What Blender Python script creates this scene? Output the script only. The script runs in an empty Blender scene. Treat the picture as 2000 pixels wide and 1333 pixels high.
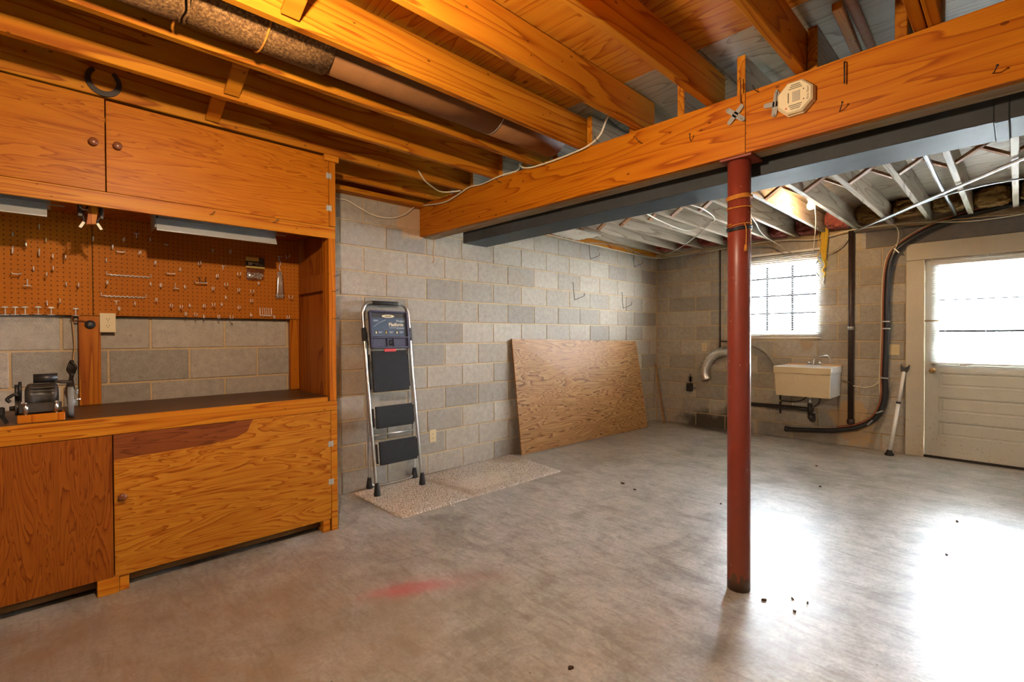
import bpy, bmesh, math, random
from mathutils import Vector, Matrix, noise as mnoise
random.seed(7)
scene = bpy.context.scene
COL = scene.collection
V = Vector

# ------------------------------------------------------------------ camera
YAW, PITCH, ROLL, FPX = 0.811322914, 0.0116971321, -0.00388625846, 938.285
cd = bpy.data.cameras.new('camera'); cam = bpy.data.objects.new('camera', cd); COL.objects.link(cam)
fw = V((-math.sin(YAW)*math.cos(PITCH), math.cos(YAW)*math.cos(PITCH), -math.sin(PITCH)))
r0 = V((math.cos(YAW), math.sin(YAW), 0)); u0 = r0.cross(fw)
rt = r0*math.cos(ROLL) + u0*math.sin(ROLL); up = rt.cross(fw)
cam.matrix_world = Matrix(((rt.x, up.x, -fw.x, 3.7264), (rt.y, up.y, -fw.y, 0.0), (rt.z, up.z, -fw.z, 1.2728), (0, 0, 0, 1)))
cd.sensor_width = 36.0; cd.lens = FPX/2000*36; cd.clip_start = 0.02; cd.clip_end = 200
scene.camera = cam

# ------------------------------------------------------------------ world, exposure
w = bpy.data.worlds.new('overcast_sky'); scene.world = w; w.use_nodes = True
bg = w.node_tree.nodes['Background']; bg.inputs[0].default_value = (0.86, 0.93, 1.0, 1); bg.inputs[1].default_value = 36.0
scene.view_settings.view_transform = 'Standard'; scene.view_settings.look = 'None'
scene.view_settings.gamma = 1; scene.view_settings.exposure = 2.3
scene.view_settings.use_curve_mapping = False
NEAR_BULB, FAR_BULB, SIDE_FILL, REAR_FILL = 610.0, 190.0, 380.0, 45.0  # side and rear are added fill lamps, out of view
WARM = (1.0, 0.77, 0.53, 1); SOFT = (1.0, 0.84, 0.67, 1)
try:
    scene.cycles.use_denoising = True
    scene.cycles.max_bounces = 7; scene.cycles.diffuse_bounces = 4; scene.cycles.glossy_bounces = 4
    scene.cycles.transparent_max_bounces = 16; scene.cycles.caustics_reflective = False; scene.cycles.caustics_refractive = False
    scene.cycles.sample_clamp_indirect = 12
except Exception:
    pass

# ------------------------------------------------------------------ materials
class G:
    def __init__(s, name):
        s.m = bpy.data.materials.new(name); s.m.use_nodes = True; s.t = s.m.node_tree; s.t.nodes.clear()
        s.out = s.n('ShaderNodeOutputMaterial'); s.b = s.n('ShaderNodeBsdfPrincipled')
        s.l(s.b.outputs[0], s.out.inputs[0])
    def n(s, ty, **kw):
        nd = s.t.nodes.new(ty)
        for k, v in kw.items(): setattr(nd, k, v)
        return nd
    def l(s, a, b): s.t.links.new(a, b)
    def put(s, sock, v):
        if hasattr(v, 'is_linked') or isinstance(v, bpy.types.NodeSocket): s.l(v, sock)
        else: sock.default_value = v
    def math(s, op, a, b=0.0, c=0.0, clamp=False):
        nd = s.n('ShaderNodeMath', operation=op, use_clamp=clamp)
        for i, v in enumerate((a, b, c)): s.put(nd.inputs[i], v)
        return nd.outputs[0]
    def vmath(s, op, a, b=(0, 0, 0)):
        nd = s.n('ShaderNodeVectorMath', operation=op); s.put(nd.inputs[0], a); s.put(nd.inputs[1], b)
        return nd
    def mapv(s, vec, scale, loc=(0, 0, 0)):
        nd = s.n('ShaderNodeMapping'); s.l(vec, nd.inputs[0]); nd.inputs['Scale'].default_value = scale; nd.inputs['Location'].default_value = loc
        return nd.outputs[0]
    def noise(s, vec, scale, detail=2, rough=.5, dist=0.0):
        nd = s.n('ShaderNodeTexNoise'); s.l(vec, nd.inputs['Vector']); nd.inputs['Scale'].default_value = scale
        nd.inputs['Detail'].default_value = detail; nd.inputs['Roughness'].default_value = rough; nd.inputs['Distortion'].default_value = dist
        return nd.outputs[0]
    def ramp(s, fac, stops):
        nd = s.n('ShaderNodeValToRGB'); s.l(fac, nd.inputs[0]); e = nd.color_ramp.elements
        while len(e) < len(stops): e.new(0.5)
        for el, (p, c) in zip(e, stops): el.position = p; el.color = (*c, 1) if len(c) == 3 else c
        return nd.outputs[0]
    def mix(s, fac, a, b, mode='MIX'):
        nd = s.n('ShaderNodeMix', data_type='RGBA', blend_type=mode)
        for i, v in ((0, fac), (6, a), (7, b)):
            if isinstance(v, tuple) and len(v) == 3: v = (*v, 1)
            s.put(nd.inputs[i], v)
        return nd.outputs[2]
    def obj(s): return s.n('ShaderNodeTexCoord').outputs['Object']
    def pos(s): return s.n('ShaderNodeNewGeometry').outputs['Position']
    def rnd(s): return s.n('ShaderNodeObjectInfo').outputs['Random']
    def bump(s, h, strength=.3, dist=.002):
        nd = s.n('ShaderNodeBump'); s.l(h, nd.inputs['Height']); nd.inputs['Strength'].default_value = strength; nd.inputs['Distance'].default_value = dist
        s.l(nd.outputs[0], s.b.inputs['Normal'])
    def set(s, col=None, rough=None, metal=None, spec=None):
        if col is not None: s.put(s.b.inputs['Base Color'], (*col, 1) if isinstance(col, tuple) and len(col) == 3 else col)
        if rough is not None: s.put(s.b.inputs['Roughness'], rough)
        if metal is not None: s.b.inputs['Metallic'].default_value = metal
        if spec is not None: s.b.inputs['Specular IOR Level'].default_value = spec
        return s.m
    def ellipse(s, p, cx, cy, rx, ry, ax=('X', 'Y'), ang=0.0, soft=.35, nz=None):
        sep = s.n('ShaderNodeSeparateXYZ'); s.l(p, sep.inputs[0])
        a = s.math('SUBTRACT', sep.outputs[ax[0]], cx); b = s.math('SUBTRACT', sep.outputs[ax[1]], cy)
        ca, sa = math.cos(ang), math.sin(ang)
        u = s.math('DIVIDE', s.math('ADD', s.math('MULTIPLY', a, ca), s.math('MULTIPLY', b, sa)), rx)
        v = s.math('DIVIDE', s.math('SUBTRACT', s.math('MULTIPLY', b, ca), s.math('MULTIPLY', a, sa)), ry)
        d = s.math('SQRT', s.math('ADD', s.math('MULTIPLY', u, u), s.math('MULTIPLY', v, v)))
        if nz is not None: d = s.math('ADD', d, s.math('MULTIPLY', s.math('SUBTRACT', nz, .5), 1.6))
        mr = s.n('ShaderNodeMapRange', clamp=True, interpolation_type='SMOOTHSTEP')
        s.l(d, mr.inputs[0]); mr.inputs[1].default_value = 1-soft; mr.inputs[2].default_value = 1+soft; mr.inputs[3].default_value = 1; mr.inputs[4].default_value = 0
        return mr.outputs[0]

def plain(name, col, rough=.5, metal=0.0, spec=.5, var=.12, sc=30, bump=0.0):
    g = G(name); n = g.noise(g.obj(), sc, 3)
    c = g.mix(n, tuple(max(0, x*(1-var)) for x in col), tuple(min(1, x*(1+var)) for x in col))
    g.set(c, rough, metal, spec)
    if bump: g.bump(n, bump)
    return g.m

def wood(name, light, mid, dark, axis, N=9.0, freq=(2.2, .35), fine=150, rough=.45, knots=0.0, objvar=.18, dist=.25, spec=.14, lines=1.0, tone=.25, det=1.6):
    """axis: index of the grain direction. freq=(across, along) of the ring field."""
    g = G(name); o = g.obj(); r = g.rnd()
    off = g.n('ShaderNodeCombineXYZ')
    for i, k in enumerate((31.0, 17.0, 23.0)): g.l(g.math('MULTIPLY', r, k), off.inputs[i])
    p = g.vmath('ADD', o, off.outputs[0]).outputs[0]
    s1 = [freq[0]]*3; s1[axis] = freq[1]; s2 = [fine]*3; s2[axis] = fine*.025; s3 = [1.2]*3; s3[axis] = .5
    n1 = g.noise(g.mapv(p, s1), 1.0, det, .45, dist)
    nf = g.noise(g.mapv(p, s2), 1.0, 2)
    nm = g.noise(g.mapv(p, [x*.12 for x in s2]), 1.0, 3)
    f = g.math('FRACT', g.math('ADD', g.math('MULTIPLY', n1, N), g.math('ADD', g.math('MULTIPLY', nf, .16), g.math('MULTIPLY', nm, .35))))
    c = g.ramp(f, [(0.0, light), (.45, tuple(a*.6+b*.4 for a, b in zip(light, mid))), (.78, mid), (.93, tuple(a*(1-lines)+b*lines for a, b in zip(mid, dark))), (1.0, light)])
    nt = g.noise(g.mapv(p, s3), 1.0, 3)
    c = g.mix(g.math('MULTIPLY', nt, tone*2), c, dark, 'MIX') if tone else c
    fac = g.math('ADD', .80, g.math('MULTIPLY', nf, .4))
    cc = g.n('ShaderNodeCombineXYZ')
    for i in range(3): g.l(fac, cc.inputs[i])
    c = g.mix(1.0, c, cc.outputs[0], 'MULTIPLY')
    if knots:
        vo = g.n('ShaderNodeTexVoronoi', feature='F1'); sv = [knots]*3; sv[axis] = knots*.55
        g.l(g.mapv(p, sv), vo.inputs['Vector'])
        k = g.math('LESS_THAN', g.math('ADD', vo.outputs['Distance'], g.math('MULTIPLY', nm, .06)), .105)
        c = g.mix(g.math('MULTIPLY', k, .75), c, tuple(x*.35 for x in dark))
    hsv = g.n('ShaderNodeHueSaturation'); g.l(c, hsv.inputs['Color'])
    g.l(g.math('ADD', 1-objvar, g.math('MULTIPLY', r, 2*objvar)), hsv.inputs['Value'])
    g.set(hsv.outputs[0], rough, 0, spec); g.bump(g.math('ADD', f, nf), .08, .001)
    return g.m

def lin(h):
    v = [int(h[i:i+2], 16)/255 for i in (0, 2, 4)]
    return tuple(x/12.92 if x <= .04045 else ((x+.055)/1.055)**2.4 for x in v)

MT = {}
# near-side timber: amber, warm lamplight mixed into joist, beam and subfloor colours
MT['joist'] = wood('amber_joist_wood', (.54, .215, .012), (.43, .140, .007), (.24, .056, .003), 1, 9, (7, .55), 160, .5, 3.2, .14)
MT['beam'] = wood('amber_beam_wood', (.60, .210, .007), (.49, .142, .004), (.29, .060, .002), 0, 11, (9, .7), 170, .45, 2.6, .08)
MT['subfloor'] = wood('amber_plywood', (.56, .215, .012), (.46, .145, .007), (.27, .062, .003), 0, 11, (7, .9), 120, .55, 1.6, .10)
MT['post'] = wood('orange_post_wood', (.52, .175, .008), (.44, .120, .005), (.25, .050, .002), 2, 8, (11, .5), 170, .45, 5, .10)
MT['rail'] = wood('orange_rail_wood', (.57, .225, .014), (.47, .150, .008), (.26, .058, .003), 1, 8, (11, .5), 170, .42, 4, .08)
MT['ply_h'] = wood('orange_door_plywood', (.47, .158, .006), (.39, .112, .004), (.25, .056, .002), 1, 13, (12, 1.0), 170, .42, 0, .06, .55, det=3.5)
MT['ply_pale'] = wood('honey_door_plywood', (.52, .215, .018), (.40, .128, .008), (.22, .052, .003), 1, 15, (10.5, 1.3), 170, .45, 0, .05, .7, det=3.5)
MT['ply_v'] = wood('russet_door_plywood', (.34, .100, .008), (.26, .062, .005), (.14, .026, .003), 2, 18, (12, 1.5), 170, .45, 0, .05, .7, det=3.5)
MT['panel'] = wood('brown_side_plywood', (.40, .118, .010), (.33, .085, .006), (.18, .038, .003), 2, 8, (6, .6), 140, .5, 3, .06)
MT['sheet'] = wood('rustic_sheet_plywood', (.46, .250, .088), (.29, .130, .038), (.10, .040, .014), 1, 19, (7.0, .95), 110, .5, 0, .0, .55, tone=.12, det=3.5, spec=.2)
MT['worktop'] = wood('dark_worktop_wood', (.185, .085, .030), (.135, .058, .019), (.05, .022, .008), 1, 6, (9, .35), 150, .4, 0, .05, tone=.4)
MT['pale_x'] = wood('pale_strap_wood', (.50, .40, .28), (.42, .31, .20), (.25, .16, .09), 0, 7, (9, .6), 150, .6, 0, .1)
MT['pale'] = wood('pale_joist_wood', (.44, .36, .265), (.36, .285, .20), (.21, .15, .10), 1, 8, (7, .5), 150, .6, 3.0, .10)  # far joists: cool daylight tone put into the wood colour
MT['pale_ply'] = wood('pale_plywood', (.40, .325, .225), (.34, .265, .175), (.21, .15, .09), 0, 12, (5, .8), 120, .6, 0, .06)  # far subfloor: greyish daylight put into the plywood colour
MT['strap'] = wood('brown_bridging_wood', (.40, .20, .09), (.33, .15, .06), (.2, .08, .03), 0, 6, (9, .6), 150, .6, 0, .1)
MT['stick'] = wood('stick_wood', (.46, .27, .12), (.38, .21, .085), (.22, .11, .04), 2, 6, (12, .5), 150, .55, 0, .05)
MT['beam_under'] = MT['beam']

def m_block():
    g = G('concrete_block'); p = g.pos(); o = g.obj(); r = g.rnd()
    fine = g.noise(p, 260, 2, .6); mid = g.noise(p, 22, 4, .6); big = g.noise(p, 2.3, 3, .5)
    c = g.ramp(r, [(0, (.31, .288, .255)), (.35, (.395, .362, .312)), (.7, (.44, .398, .338)), (1, (.48, .44, .375))])
    c = g.mix(.55, c, g.ramp(fine, [(.3, (.35, .34, .32)), (.5, (.95, .95, .95)), (.7, (1.25, 1.22, 1.18))]), 'MULTIPLY')
    c = g.mix(.5, c, g.ramp(mid, [(.3, (.72, .71, .69)), (.65, (1.12, 1.11, 1.08))]), 'MULTIPLY')
    c = g.mix(g.math('MULTIPLY', g.math('SUBTRACT', big, .52, clamp=True), 1.2), c, (.34, .25, .16))
    spots = g.n('ShaderNodeTexVoronoi'); g.l(p, spots.inputs['Vector']); spots.inputs['Scale'].default_value = 9
    sp = g.math('LESS_THAN', g.math('ADD', spots.outputs['Distance'], g.math('MULTIPLY', fine, .05)), .075)
    c = g.mix(g.math('MULTIPLY', sp, .55), c, (.13, .105, .08))
    nz = g.noise(p, 7, 4, .6)
    # damp mould by the floor of the far wall, cement patches round the vent pipe and the beam pocket
    e1 = g.ellipse(p, .80, .03, .42, .17, ('X', 'Z'), 0, .5, nz); e1b = g.ellipse(p, 1.12, .05, .22, .24, ('X', 'Z'), 0, .5, nz)
    far = g.math('GREATER_THAN', g.n('ShaderNodeSeparateXYZ').outputs[1], 0)  # replaced below
    sep = g.n('ShaderNodeSeparateXYZ'); g.l(p, sep.inputs[0])
    far = g.math('GREATER_THAN', sep.outputs[1], 6.49); left = g.math('LESS_THAN', sep.outputs[0], .05)
    e1 = g.math('MULTIPLY', g.math('MAXIMUM', e1, e1b), far)
    c = g.mix(g.math('MULTIPLY', e1, .86), c, (.035, .028, .02))
    e2 = g.math('MULTIPLY', g.ellipse(p, 2.44, .30, .20, .25, ('X', 'Z'), .25, .12, nz), far)
    c = g.mix(g.math('MULTIPLY', e2, .85), c, (.50, .34, .18))
    e3 = g.math('MULTIPLY', g.ellipse(p, 2.32, 2.29, .15, .15, ('Y', 'Z'), 0, .2, nz), left)
    c = g.mix(g.math('MULTIPLY', e3, .85), c, (.54, .36, .20))
    e4 = g.math('MULTIPLY', g.ellipse(p, 1.99, 1.17, .07, .09, ('X', 'Z'), 0, .4, nz), far)
    c = g.mix(g.math('MULTIPLY', e4, .5), c, (.36, .22, .10))
    g.set(c, .92, 0, .2); g.bump(g.math('ADD', fine, g.math('MULTIPLY', mid, .6)), .55, .003)
    return g.m
MT['block'] = m_block()
def m_mortar():
    g = G('tan_mortar'); p = g.pos(); n = g.noise(p, 60, 3, .6); b = g.noise(p, 3, 2)
    c = g.mix(n, (.46, .31, .15), (.70, .52, .29)); c = g.mix(g.math('MULTIPLY', b, .5), c, (.36, .31, .24))
    g.set(c, .9, 0, .2); g.bump(n, .5, .003); return g.m
MT['mortar'] = m_mortar()
def m_blockwall():
    g = G('block_masonry'); o = g.obj(); b = g.n('ShaderNodeTexBrick')
    mp = g.n('ShaderNodeMapping'); g.l(o, mp.inputs[0]); mp.inputs['Rotation'].default_value = (math.pi/2, 0, 0)
    g.l(mp.outputs[0], b.inputs[0]); b.inputs['Color1'].default_value = (.30, .28, .25, 1); b.inputs['Color2'].default_value = (.36, .34, .30, 1)
    b.inputs['Mortar'].default_value = (.45, .32, .18, 1); b.inputs['Scale'].default_value = 1; b.inputs['Mortar Size'].default_value = .005
    b.inputs['Brick Width'].default_value = .4064; b.inputs['Row Height'].default_value = .2032
    g.set(b.outputs[0], .9, 0, .2); return g.m
MT['blockwall'] = m_blockwall()

def m_floor():
    g = G('sealed_concrete'); p = g.pos()
    big = g.noise(p, .9, 5, .6, .4); mid = g.noise(p, 4.5, 6, .65, .3); fine = g.noise(p, 60, 3, .6); cl = g.noise(p, 1.9, 6, .7, .8)
    c = g.ramp(mid, [(.28, (.255, .243, .215)), (.5, (.385, .372, .338)), (.72, (.48, .466, .43))])
    c = g.mix(.75, c, g.ramp(cl, [(.35, (.50, .47, .41)), (.5, (1, 1, 1)), (.68, (1.16, 1.16, 1.16))]), 'MULTIPLY')
    sp2 = g.noise(p, 22, 5, .7)
    c = g.mix(.55, c, g.ramp(sp2, [(.36, (.70, .68, .64)), (.5, (1, 1, 1)), (.66, (1.12, 1.12, 1.11))]), 'MULTIPLY')
    c = g.mix(.6, c, g.ramp(fine, [(.35, (.72, .71, .69)), (.6, (1.08, 1.08, 1.08))]), 'MULTIPLY')
    # long swirling trowel marks
    tm = g.noise(g.mapv(p, (3, 14, 1)), 1.4, 6, .7, 1.2)
    c = g.mix(.8, c, g.ramp(tm, [(.36, (.66, .64, .60)), (.5, (1, 1, 1)), (.66, (1.12, 1.12, 1.12))]), 'MULTIPLY')
    nz = g.noise(p, 2.2, 5, .65)
    # rust-brown stain plus warm lamplight painted on the slab before the workbench
    br = g.ellipse(p, 1.45, -.05, .95, 1.35, ('X', 'Y'), -.12, .6, nz)
    br2 = g.math('MULTIPLY', br, g.ramp(cl, [(.3, (.3, .3, .3)), (.62, (1, 1, 1))]))
    c = g.mix(g.math('MULTIPLY', br2, .85), c, (.20, .128, .066))
    dirt = g.ellipse(p, .25, 4.6, .55, 1.9, ('X', 'Y'), 0, .6, nz)
    c = g.mix(g.math('MULTIPLY', dirt, .35), c, (.20, .145, .09))
    wet = g.ellipse(p, .95, 6.42, .55, .2, ('X', 'Y'), -.25, .5, nz)
    c = g.mix(g.math('MULTIPLY', wet, .8), c, (.06, .042, .025))
    olive = g.ellipse(p, 2.35, 1.35, .8, .75, ('X', 'Y'), .6, .7, nz)
    c = g.mix(g.math('MULTIPLY', olive, .28), c, (.30, .26, .155))
    # red spray-paint smear
    rn = g.noise(p, 14, 4, .7)
    red = g.ellipse(p, 1.62, 1.27, .055, .17, ('X', 'Y'), -.45, .55, rn); red2 = g.ellipse(p, 1.66, 1.36, .09, .30, ('X', 'Y'), -.45, .9, rn)
    c = g.mix(g.math('MULTIPLY', g.math('MULTIPLY', red, rn), 1.05), c, (.42, .055, .06)); c = g.mix(g.math('MULTIPLY', red2, .22), c, (.5, .12, .11))
    # white paint flecks
    vo = g.n('ShaderNodeTexVoronoi'); g.l(p, vo.inputs['Vector']); vo.inputs['Scale'].default_value = 5.0
    fk = g.math('LESS_THAN', g.math('ADD', vo.outputs['Distance'], g.math('MULTIPLY', fine, .10)), .088)
    fk = g.math('MULTIPLY', fk, g.math('GREATER_THAN', nz, .5))
    c = g.mix(g.math('MULTIPLY', fk, .55), c, (.62, .60, .56))
    vd = g.n('ShaderNodeTexVoronoi'); g.l(p, vd.inputs['Vector']); vd.inputs['Scale'].default_value = 7.3
    dk = g.math('LESS_THAN', g.math('ADD', vd.outputs['Distance'], g.math('MULTIPLY', fine, .06)), .062)
    c = g.mix(g.math('MULTIPLY', dk, .7), c, (.05, .04, .03))
    ro = g.math('ADD', .20, g.math('ADD', g.math('MULTIPLY', mid, .20), g.math('MULTIPLY', cl, .16)))
    g.set(c, ro, 0, .62); g.bump(g.math('ADD', g.math('MULTIPLY', tm, .5), g.math('ADD', mid, g.math('MULTIPLY', fine, .12))), .10, .004)
    return g.m
MT['floor'] = m_floor()

def m_peg():
    g = G('brown_pegboard'); p = g.pos(); sep = g.n('ShaderNodeSeparateXYZ'); g.l(p, sep.inputs[0])
    def cell(o): return g.math('SUBTRACT', g.math('FRACT', g.math('DIVIDE', g.math('ADD', o, 3.0), .0254)), .5)
    a, b = cell(sep.outputs[1]), cell(sep.outputs[2])
    d = g.math('SQRT', g.math('ADD', g.math('MULTIPLY', a, a), g.math('MULTIPLY', b, b)))
    k = g.math('LESS_THAN', d, .115); n = g.noise(p, 45, 3)
    c = g.mix(n, (.36, .105, .005), (.43, .130, .007)); c = g.mix(k, c, (.035, .012, .004))
    g.set(c, .6, 0, .12); return g.m
MT['peg'] = m_peg()
def m_rug():
    g = G('oatmeal_rug'); p = g.pos(); n = g.noise(g.mapv(p, (160, 60, 60)), 1, 2); f = g.noise(g.mapv(p, (1, 1.8, 1)), 75, 3, .7); nz = g.noise(p, 6, 3)
    c = g.ramp(f, [(.36, (.25, .23, .20)), (.46, (.56, .54, .50)), (.58, (.79, .80, .80))])
    e = g.ellipse(p, .52, 2.70, .17, .30, ('X', 'Y'), .1, .3, nz)
    c = g.mix(g.math('MULTIPLY', e, .40), c, (.88, .87, .84))
    e2 = g.ellipse(p, .45, 2.38, .4, .035, ('X', 'Y'), .1, .8, nz); c = g.mix(g.math('MULTIPLY', e2, .45), c, (.30, .23, .14))
    e3 = g.ellipse(p, .10, 3.35, .2, .16, ('X', 'Y'), 0, .6, nz); c = g.mix(g.math('MULTIPLY', e3, .5), c, (.30, .22, .12))
    g.set(c, .95, 0, .1); g.bump(n, .6, .004); return g.m
MT['rug'] = m_rug()
def m_pipewrap():
    g = G('granular_felt_wrap'); o = g.obj(); n = g.noise(o, 95, 3, .7)
    c = g.ramp(n, [(.3, (.045, .020, .007)), (.5, (.18, .085, .026)), (.7, (.38, .21, .075))]); g.set(c, .8, 0, .25); g.bump(n, .5, .004); return g.m
MT['felt'] = m_pipewrap()
MT['kraft'] = plain('kraft_paper_wrap', (.19, .080, .026), .6, 0, .25, .35, 9, .2)
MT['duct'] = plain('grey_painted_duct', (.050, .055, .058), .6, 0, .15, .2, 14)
def m_col():
    g = G('red_oxide_paint'); p = g.pos(); sep = g.n('ShaderNodeSeparateXYZ'); g.l(p, sep.inputs[0])
    n = g.noise(p, 28, 4, .6); f = g.noise(g.mapv(p, (60, 60, 9)), 1, 3)
    c = g.mix(n, (.195, .033, .019), (.245, .044, .024))
    low = g.math('MULTIPLY', g.math('LESS_THAN', g.math('ADD', sep.outputs[2], g.math('MULTIPLY', f, -.16)), -.012), 1.0)
    c = g.mix(g.math('MULTIPLY', low, .85), c, (.045, .038, .028))
    dirt = g.n('ShaderNodeMapRange', clamp=True); g.l(sep.outputs[2], dirt.inputs[0]); dirt.inputs[1].default_value = .55; dirt.inputs[2].default_value = .0; dirt.inputs[3].default_value = 0; dirt.inputs[4].default_value = .5
    c = g.mix(g.math('MULTIPLY', dirt.outputs[0], f), c, (.20, .10, .04))
    vo = g.n('ShaderNodeTexVoronoi'); g.l(g.mapv(p, (1, 1, .7)), vo.inputs['Vector']); vo.inputs['Scale'].default_value = 22
    k = g.math('LESS_THAN', g.math('ADD', vo.outputs['Distance'], g.math('MULTIPLY', n, .1)), .115)
    c = g.mix(g.math('MULTIPLY', k, .6), c, (.50, .34, .24))
    g.set(c, .38, 0, .5); return g.m
MT['column'] = m_col()
MT['steel'] = plain('brushed_steel', (.62, .62, .60), .28, 1.0, .5, .08)
MT['zinc'] = plain('zinc_wire', (.78, .76, .71), .3, .3, .5, .08)
MT['hinge'] = plain('dull_hinge_steel', (.44, .435, .42), .35, .35, .5, .2, 60)
MT['galv'] = plain('galvanised_tube', (.36, .375, .385), .4, .8, .5, .2)
MT['iron'] = plain('dark_iron', (.045, .036, .030), .5, .5, .4, .3)
MT['wire'] = plain('black_wire', (.03, .03, .032), .4, .3, .5)
MT['black'] = plain('black_plastic', (.018, .018, .02), .42, 0, .5, .2)
MT['tread'] = plain('charcoal_tread', (.020, .020, .021), .7, 0, .25, .3, 60)
MT['rubber'] = plain('black_rubber', (.022, .022, .024), .65, 0, .4)
MT['navy'] = plain('navy_plastic', (.042, .042, .085), .4, 0, .5, .15)
MT['label'] = plain('blue_label', (.055, .085, .135), .35, 0, .5, .35, 25)
MT['labeldark'] = plain('photo_label', (.035, .030, .028), .35, 0, .5, .8, 50)
MT['redp'] = plain('red_plastic', (.55, .035, .04), .4)
MT['cream'] = plain('cream_plastic', (.70, .60, .38), .4, 0, .5, .05)
MT['ivory'] = plain('ivory_cover', (.62, .50, .28), .4, 0, .5, .06)
MT['slot'] = plain('slot_dark', (.05, .04, .025), .6)
MT['fixture'] = plain('grey_enamel', (.30, .295, .27), .4, 0, .5, .06)
MT['door'] = None
def m_doorpaint(name, c0):
    g = G(name); p = g.pos(); n = g.noise(p, 9, 4, .6); f = g.noise(p, 40, 3, .6)
    sep = g.n('ShaderNodeSeparateXYZ'); g.l(p, sep.inputs[0])
    lo = g.n('ShaderNodeMapRange', clamp=True); g.l(sep.outputs[2], lo.inputs[0]); lo.inputs[1].default_value = .7; lo.inputs[2].default_value = 0; lo.inputs[3].default_value = .12; lo.inputs[4].default_value = .9
    k = g.math('MULTIPLY', g.math('GREATER_THAN', f, .63), lo.outputs[0])
    c = g.mix(n, c0, tuple(x*.9 for x in c0)); c = g.mix(g.math('MULTIPLY', k, .5), c, (.22, .15, .08)); g.set(c, .5, 0, .4); return g.m
MT['door'] = m_doorpaint('cream_grey_door_paint', (.56, .55, .48))
MT['casing'] = m_doorpaint('cream_casing_paint', (.62, .56, .44))
MT['brass'] = plain('aged_brass', (.42, .28, .12), .28, 1.0)
def m_glass():
    g = G('window_glass'); tr = g.n('ShaderNodeBsdfTransparent'); gl = g.n('ShaderNodeBsdfGlossy'); gl.inputs['Roughness'].default_value = .03
    n = g.noise(g.obj(), 3, 2); tr_c = g.mix(n, (.93, .96, .97), (.97, .98, .98)); g.l(tr_c, tr.inputs[0])
    mx = g.n('ShaderNodeMixShader'); mx.inputs[0].default_value = .06; g.l(tr.outputs[0], mx.inputs[1]); g.l(gl.outputs[0], mx.inputs[2]); g.l(mx.outputs[0], g.out.inputs[0]); return g.m
MT['glass'] = m_glass()
def m_poly():
    g = G('clear_polybag'); tr = g.n('ShaderNodeBsdfTransparent'); gl = g.n('ShaderNodeBsdfGlossy'); gl.inputs['Roughness'].default_value = .15
    n = g.noise(g.obj(), 60, 2); g.l(g.mix(n, (.8, .72, .66), (.95, .9, .86)), tr.inputs[0])
    mx = g.n('ShaderNodeMixShader'); mx.inputs[0].default_value = .16; g.l(tr.outputs[0], mx.inputs[1]); g.l(gl.outputs[0], mx.inputs[2]); g.l(mx.outputs[0], g.out.inputs[0]); return g.m
MT['poly'] = m_poly()
def m_slat():
    g = G('white_blind_slat'); n = g.noise(g.obj(), 20, 2); g.set(g.mix(n, (.60, .63, .64), (.68, .70, .70)), .4, 0, .4)
    t = g.n('ShaderNodeBsdfTranslucent'); t.inputs[0].default_value = (.8, .82, .82, 1); mx = g.n('ShaderNodeMixShader'); mx.inputs[0].default_value = .06
    g.l(g.b.outputs[0], mx.inputs[1]); g.l(t.outputs[0], mx.inputs[2]); g.l(mx.outputs[0], g.out.inputs[0]); return g.m
MT['slat'] = m_slat()
MT['muntin'] = plain('dark_steel_sash', (.004, .0045, .005), .8, 0, .05)
MT['white'] = plain('white_paint', (.72, .71, .67), .45, 0, .4, .06)
MT['whitetube'] = plain('white_enamel_tube', (.78, .78, .76), .25, 0, .5, .04)
MT['cable_w'] = plain('white_cable_sheath', (.68, .62, .48), .45, 0, .4, .1)
MT['cable_g'] = plain('grey_cable_sheath', (.30, .28, .24), .5)
MT['cable_o'] = plain('tan_cable_sheath', (.48, .30, .14), .5)
MT['cable_r'] = plain('rust_cable_sheath', (.28, .09, .04), .5)
MT['pvc'] = plain('black_drain_pipe', (.022, .018, .017), .38, 0, .5, .3)
MT['vent'] = plain('brown_black_iron_pipe', (.045, .028, .024), .45, .2, .5, .4, 20)
MT['hose'] = plain('black_corrugated_hose', (.022, .023, .028), .38, 0, .5, .2)
MT['conduit'] = plain('dull_grey_hose', (.26, .235, .19), .5, 0, .4, .2)
MT['foil'] = plain('crinkled_foil', (.92, .91, .88), .3, 1.0, .5, .15, 70, .9)
MT['chrome'] = plain('chrome', (.78, .78, .77), .12, 1.0, .5, .04)
def m_sink(name, c0):
    g = G(name); p = g.pos(); f = g.noise(g.mapv(p, (90, 90, 30)), 1, 3, .6); n = g.noise(p, 8, 3)
    k = g.math('GREATER_THAN', f, .66); c = g.mix(n, c0, tuple(x*.88 for x in c0)); c = g.mix(g.math('MULTIPLY', k, .45), c, (.30, .21, .10)); g.set(c, .45, 0, .4); return g.m
MT['sinkfront'] = m_sink('beige_tub_plastic', (.64, .53, .34)); MT['sink'] = plain('white_tub_plastic', (.76, .78, .78), .35, 0, .5, .05)  # tub front beige and speckled, other faces white
MT['yellow'] = plain('yellow_rope', (.62, .40, .03), .6, 0, .3, .3, 90)
MT['orope'] = plain('orange_rope', (.55, .22, .03), .6, 0, .3, .3, 90)
MT['string'] = plain('grey_string', (.42, .39, .34), .8, 0, .2, .3, 90)
MT['pinkins'] = plain('pink_fibreglass', (.30, .090, .070), .95, 0, .1, .75, 26, .9)
MT['yelins'] = plain('yellow_fibreglass', (.34, .20, .075), .95, 0, .1, .75, 26, .9)
MT['cardy'] = plain('yellow_card', (.60, .44, .10), .5, 0, .4, .06)
MT['cardk'] = plain('black_card', (.02, .02, .02), .5)
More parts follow.
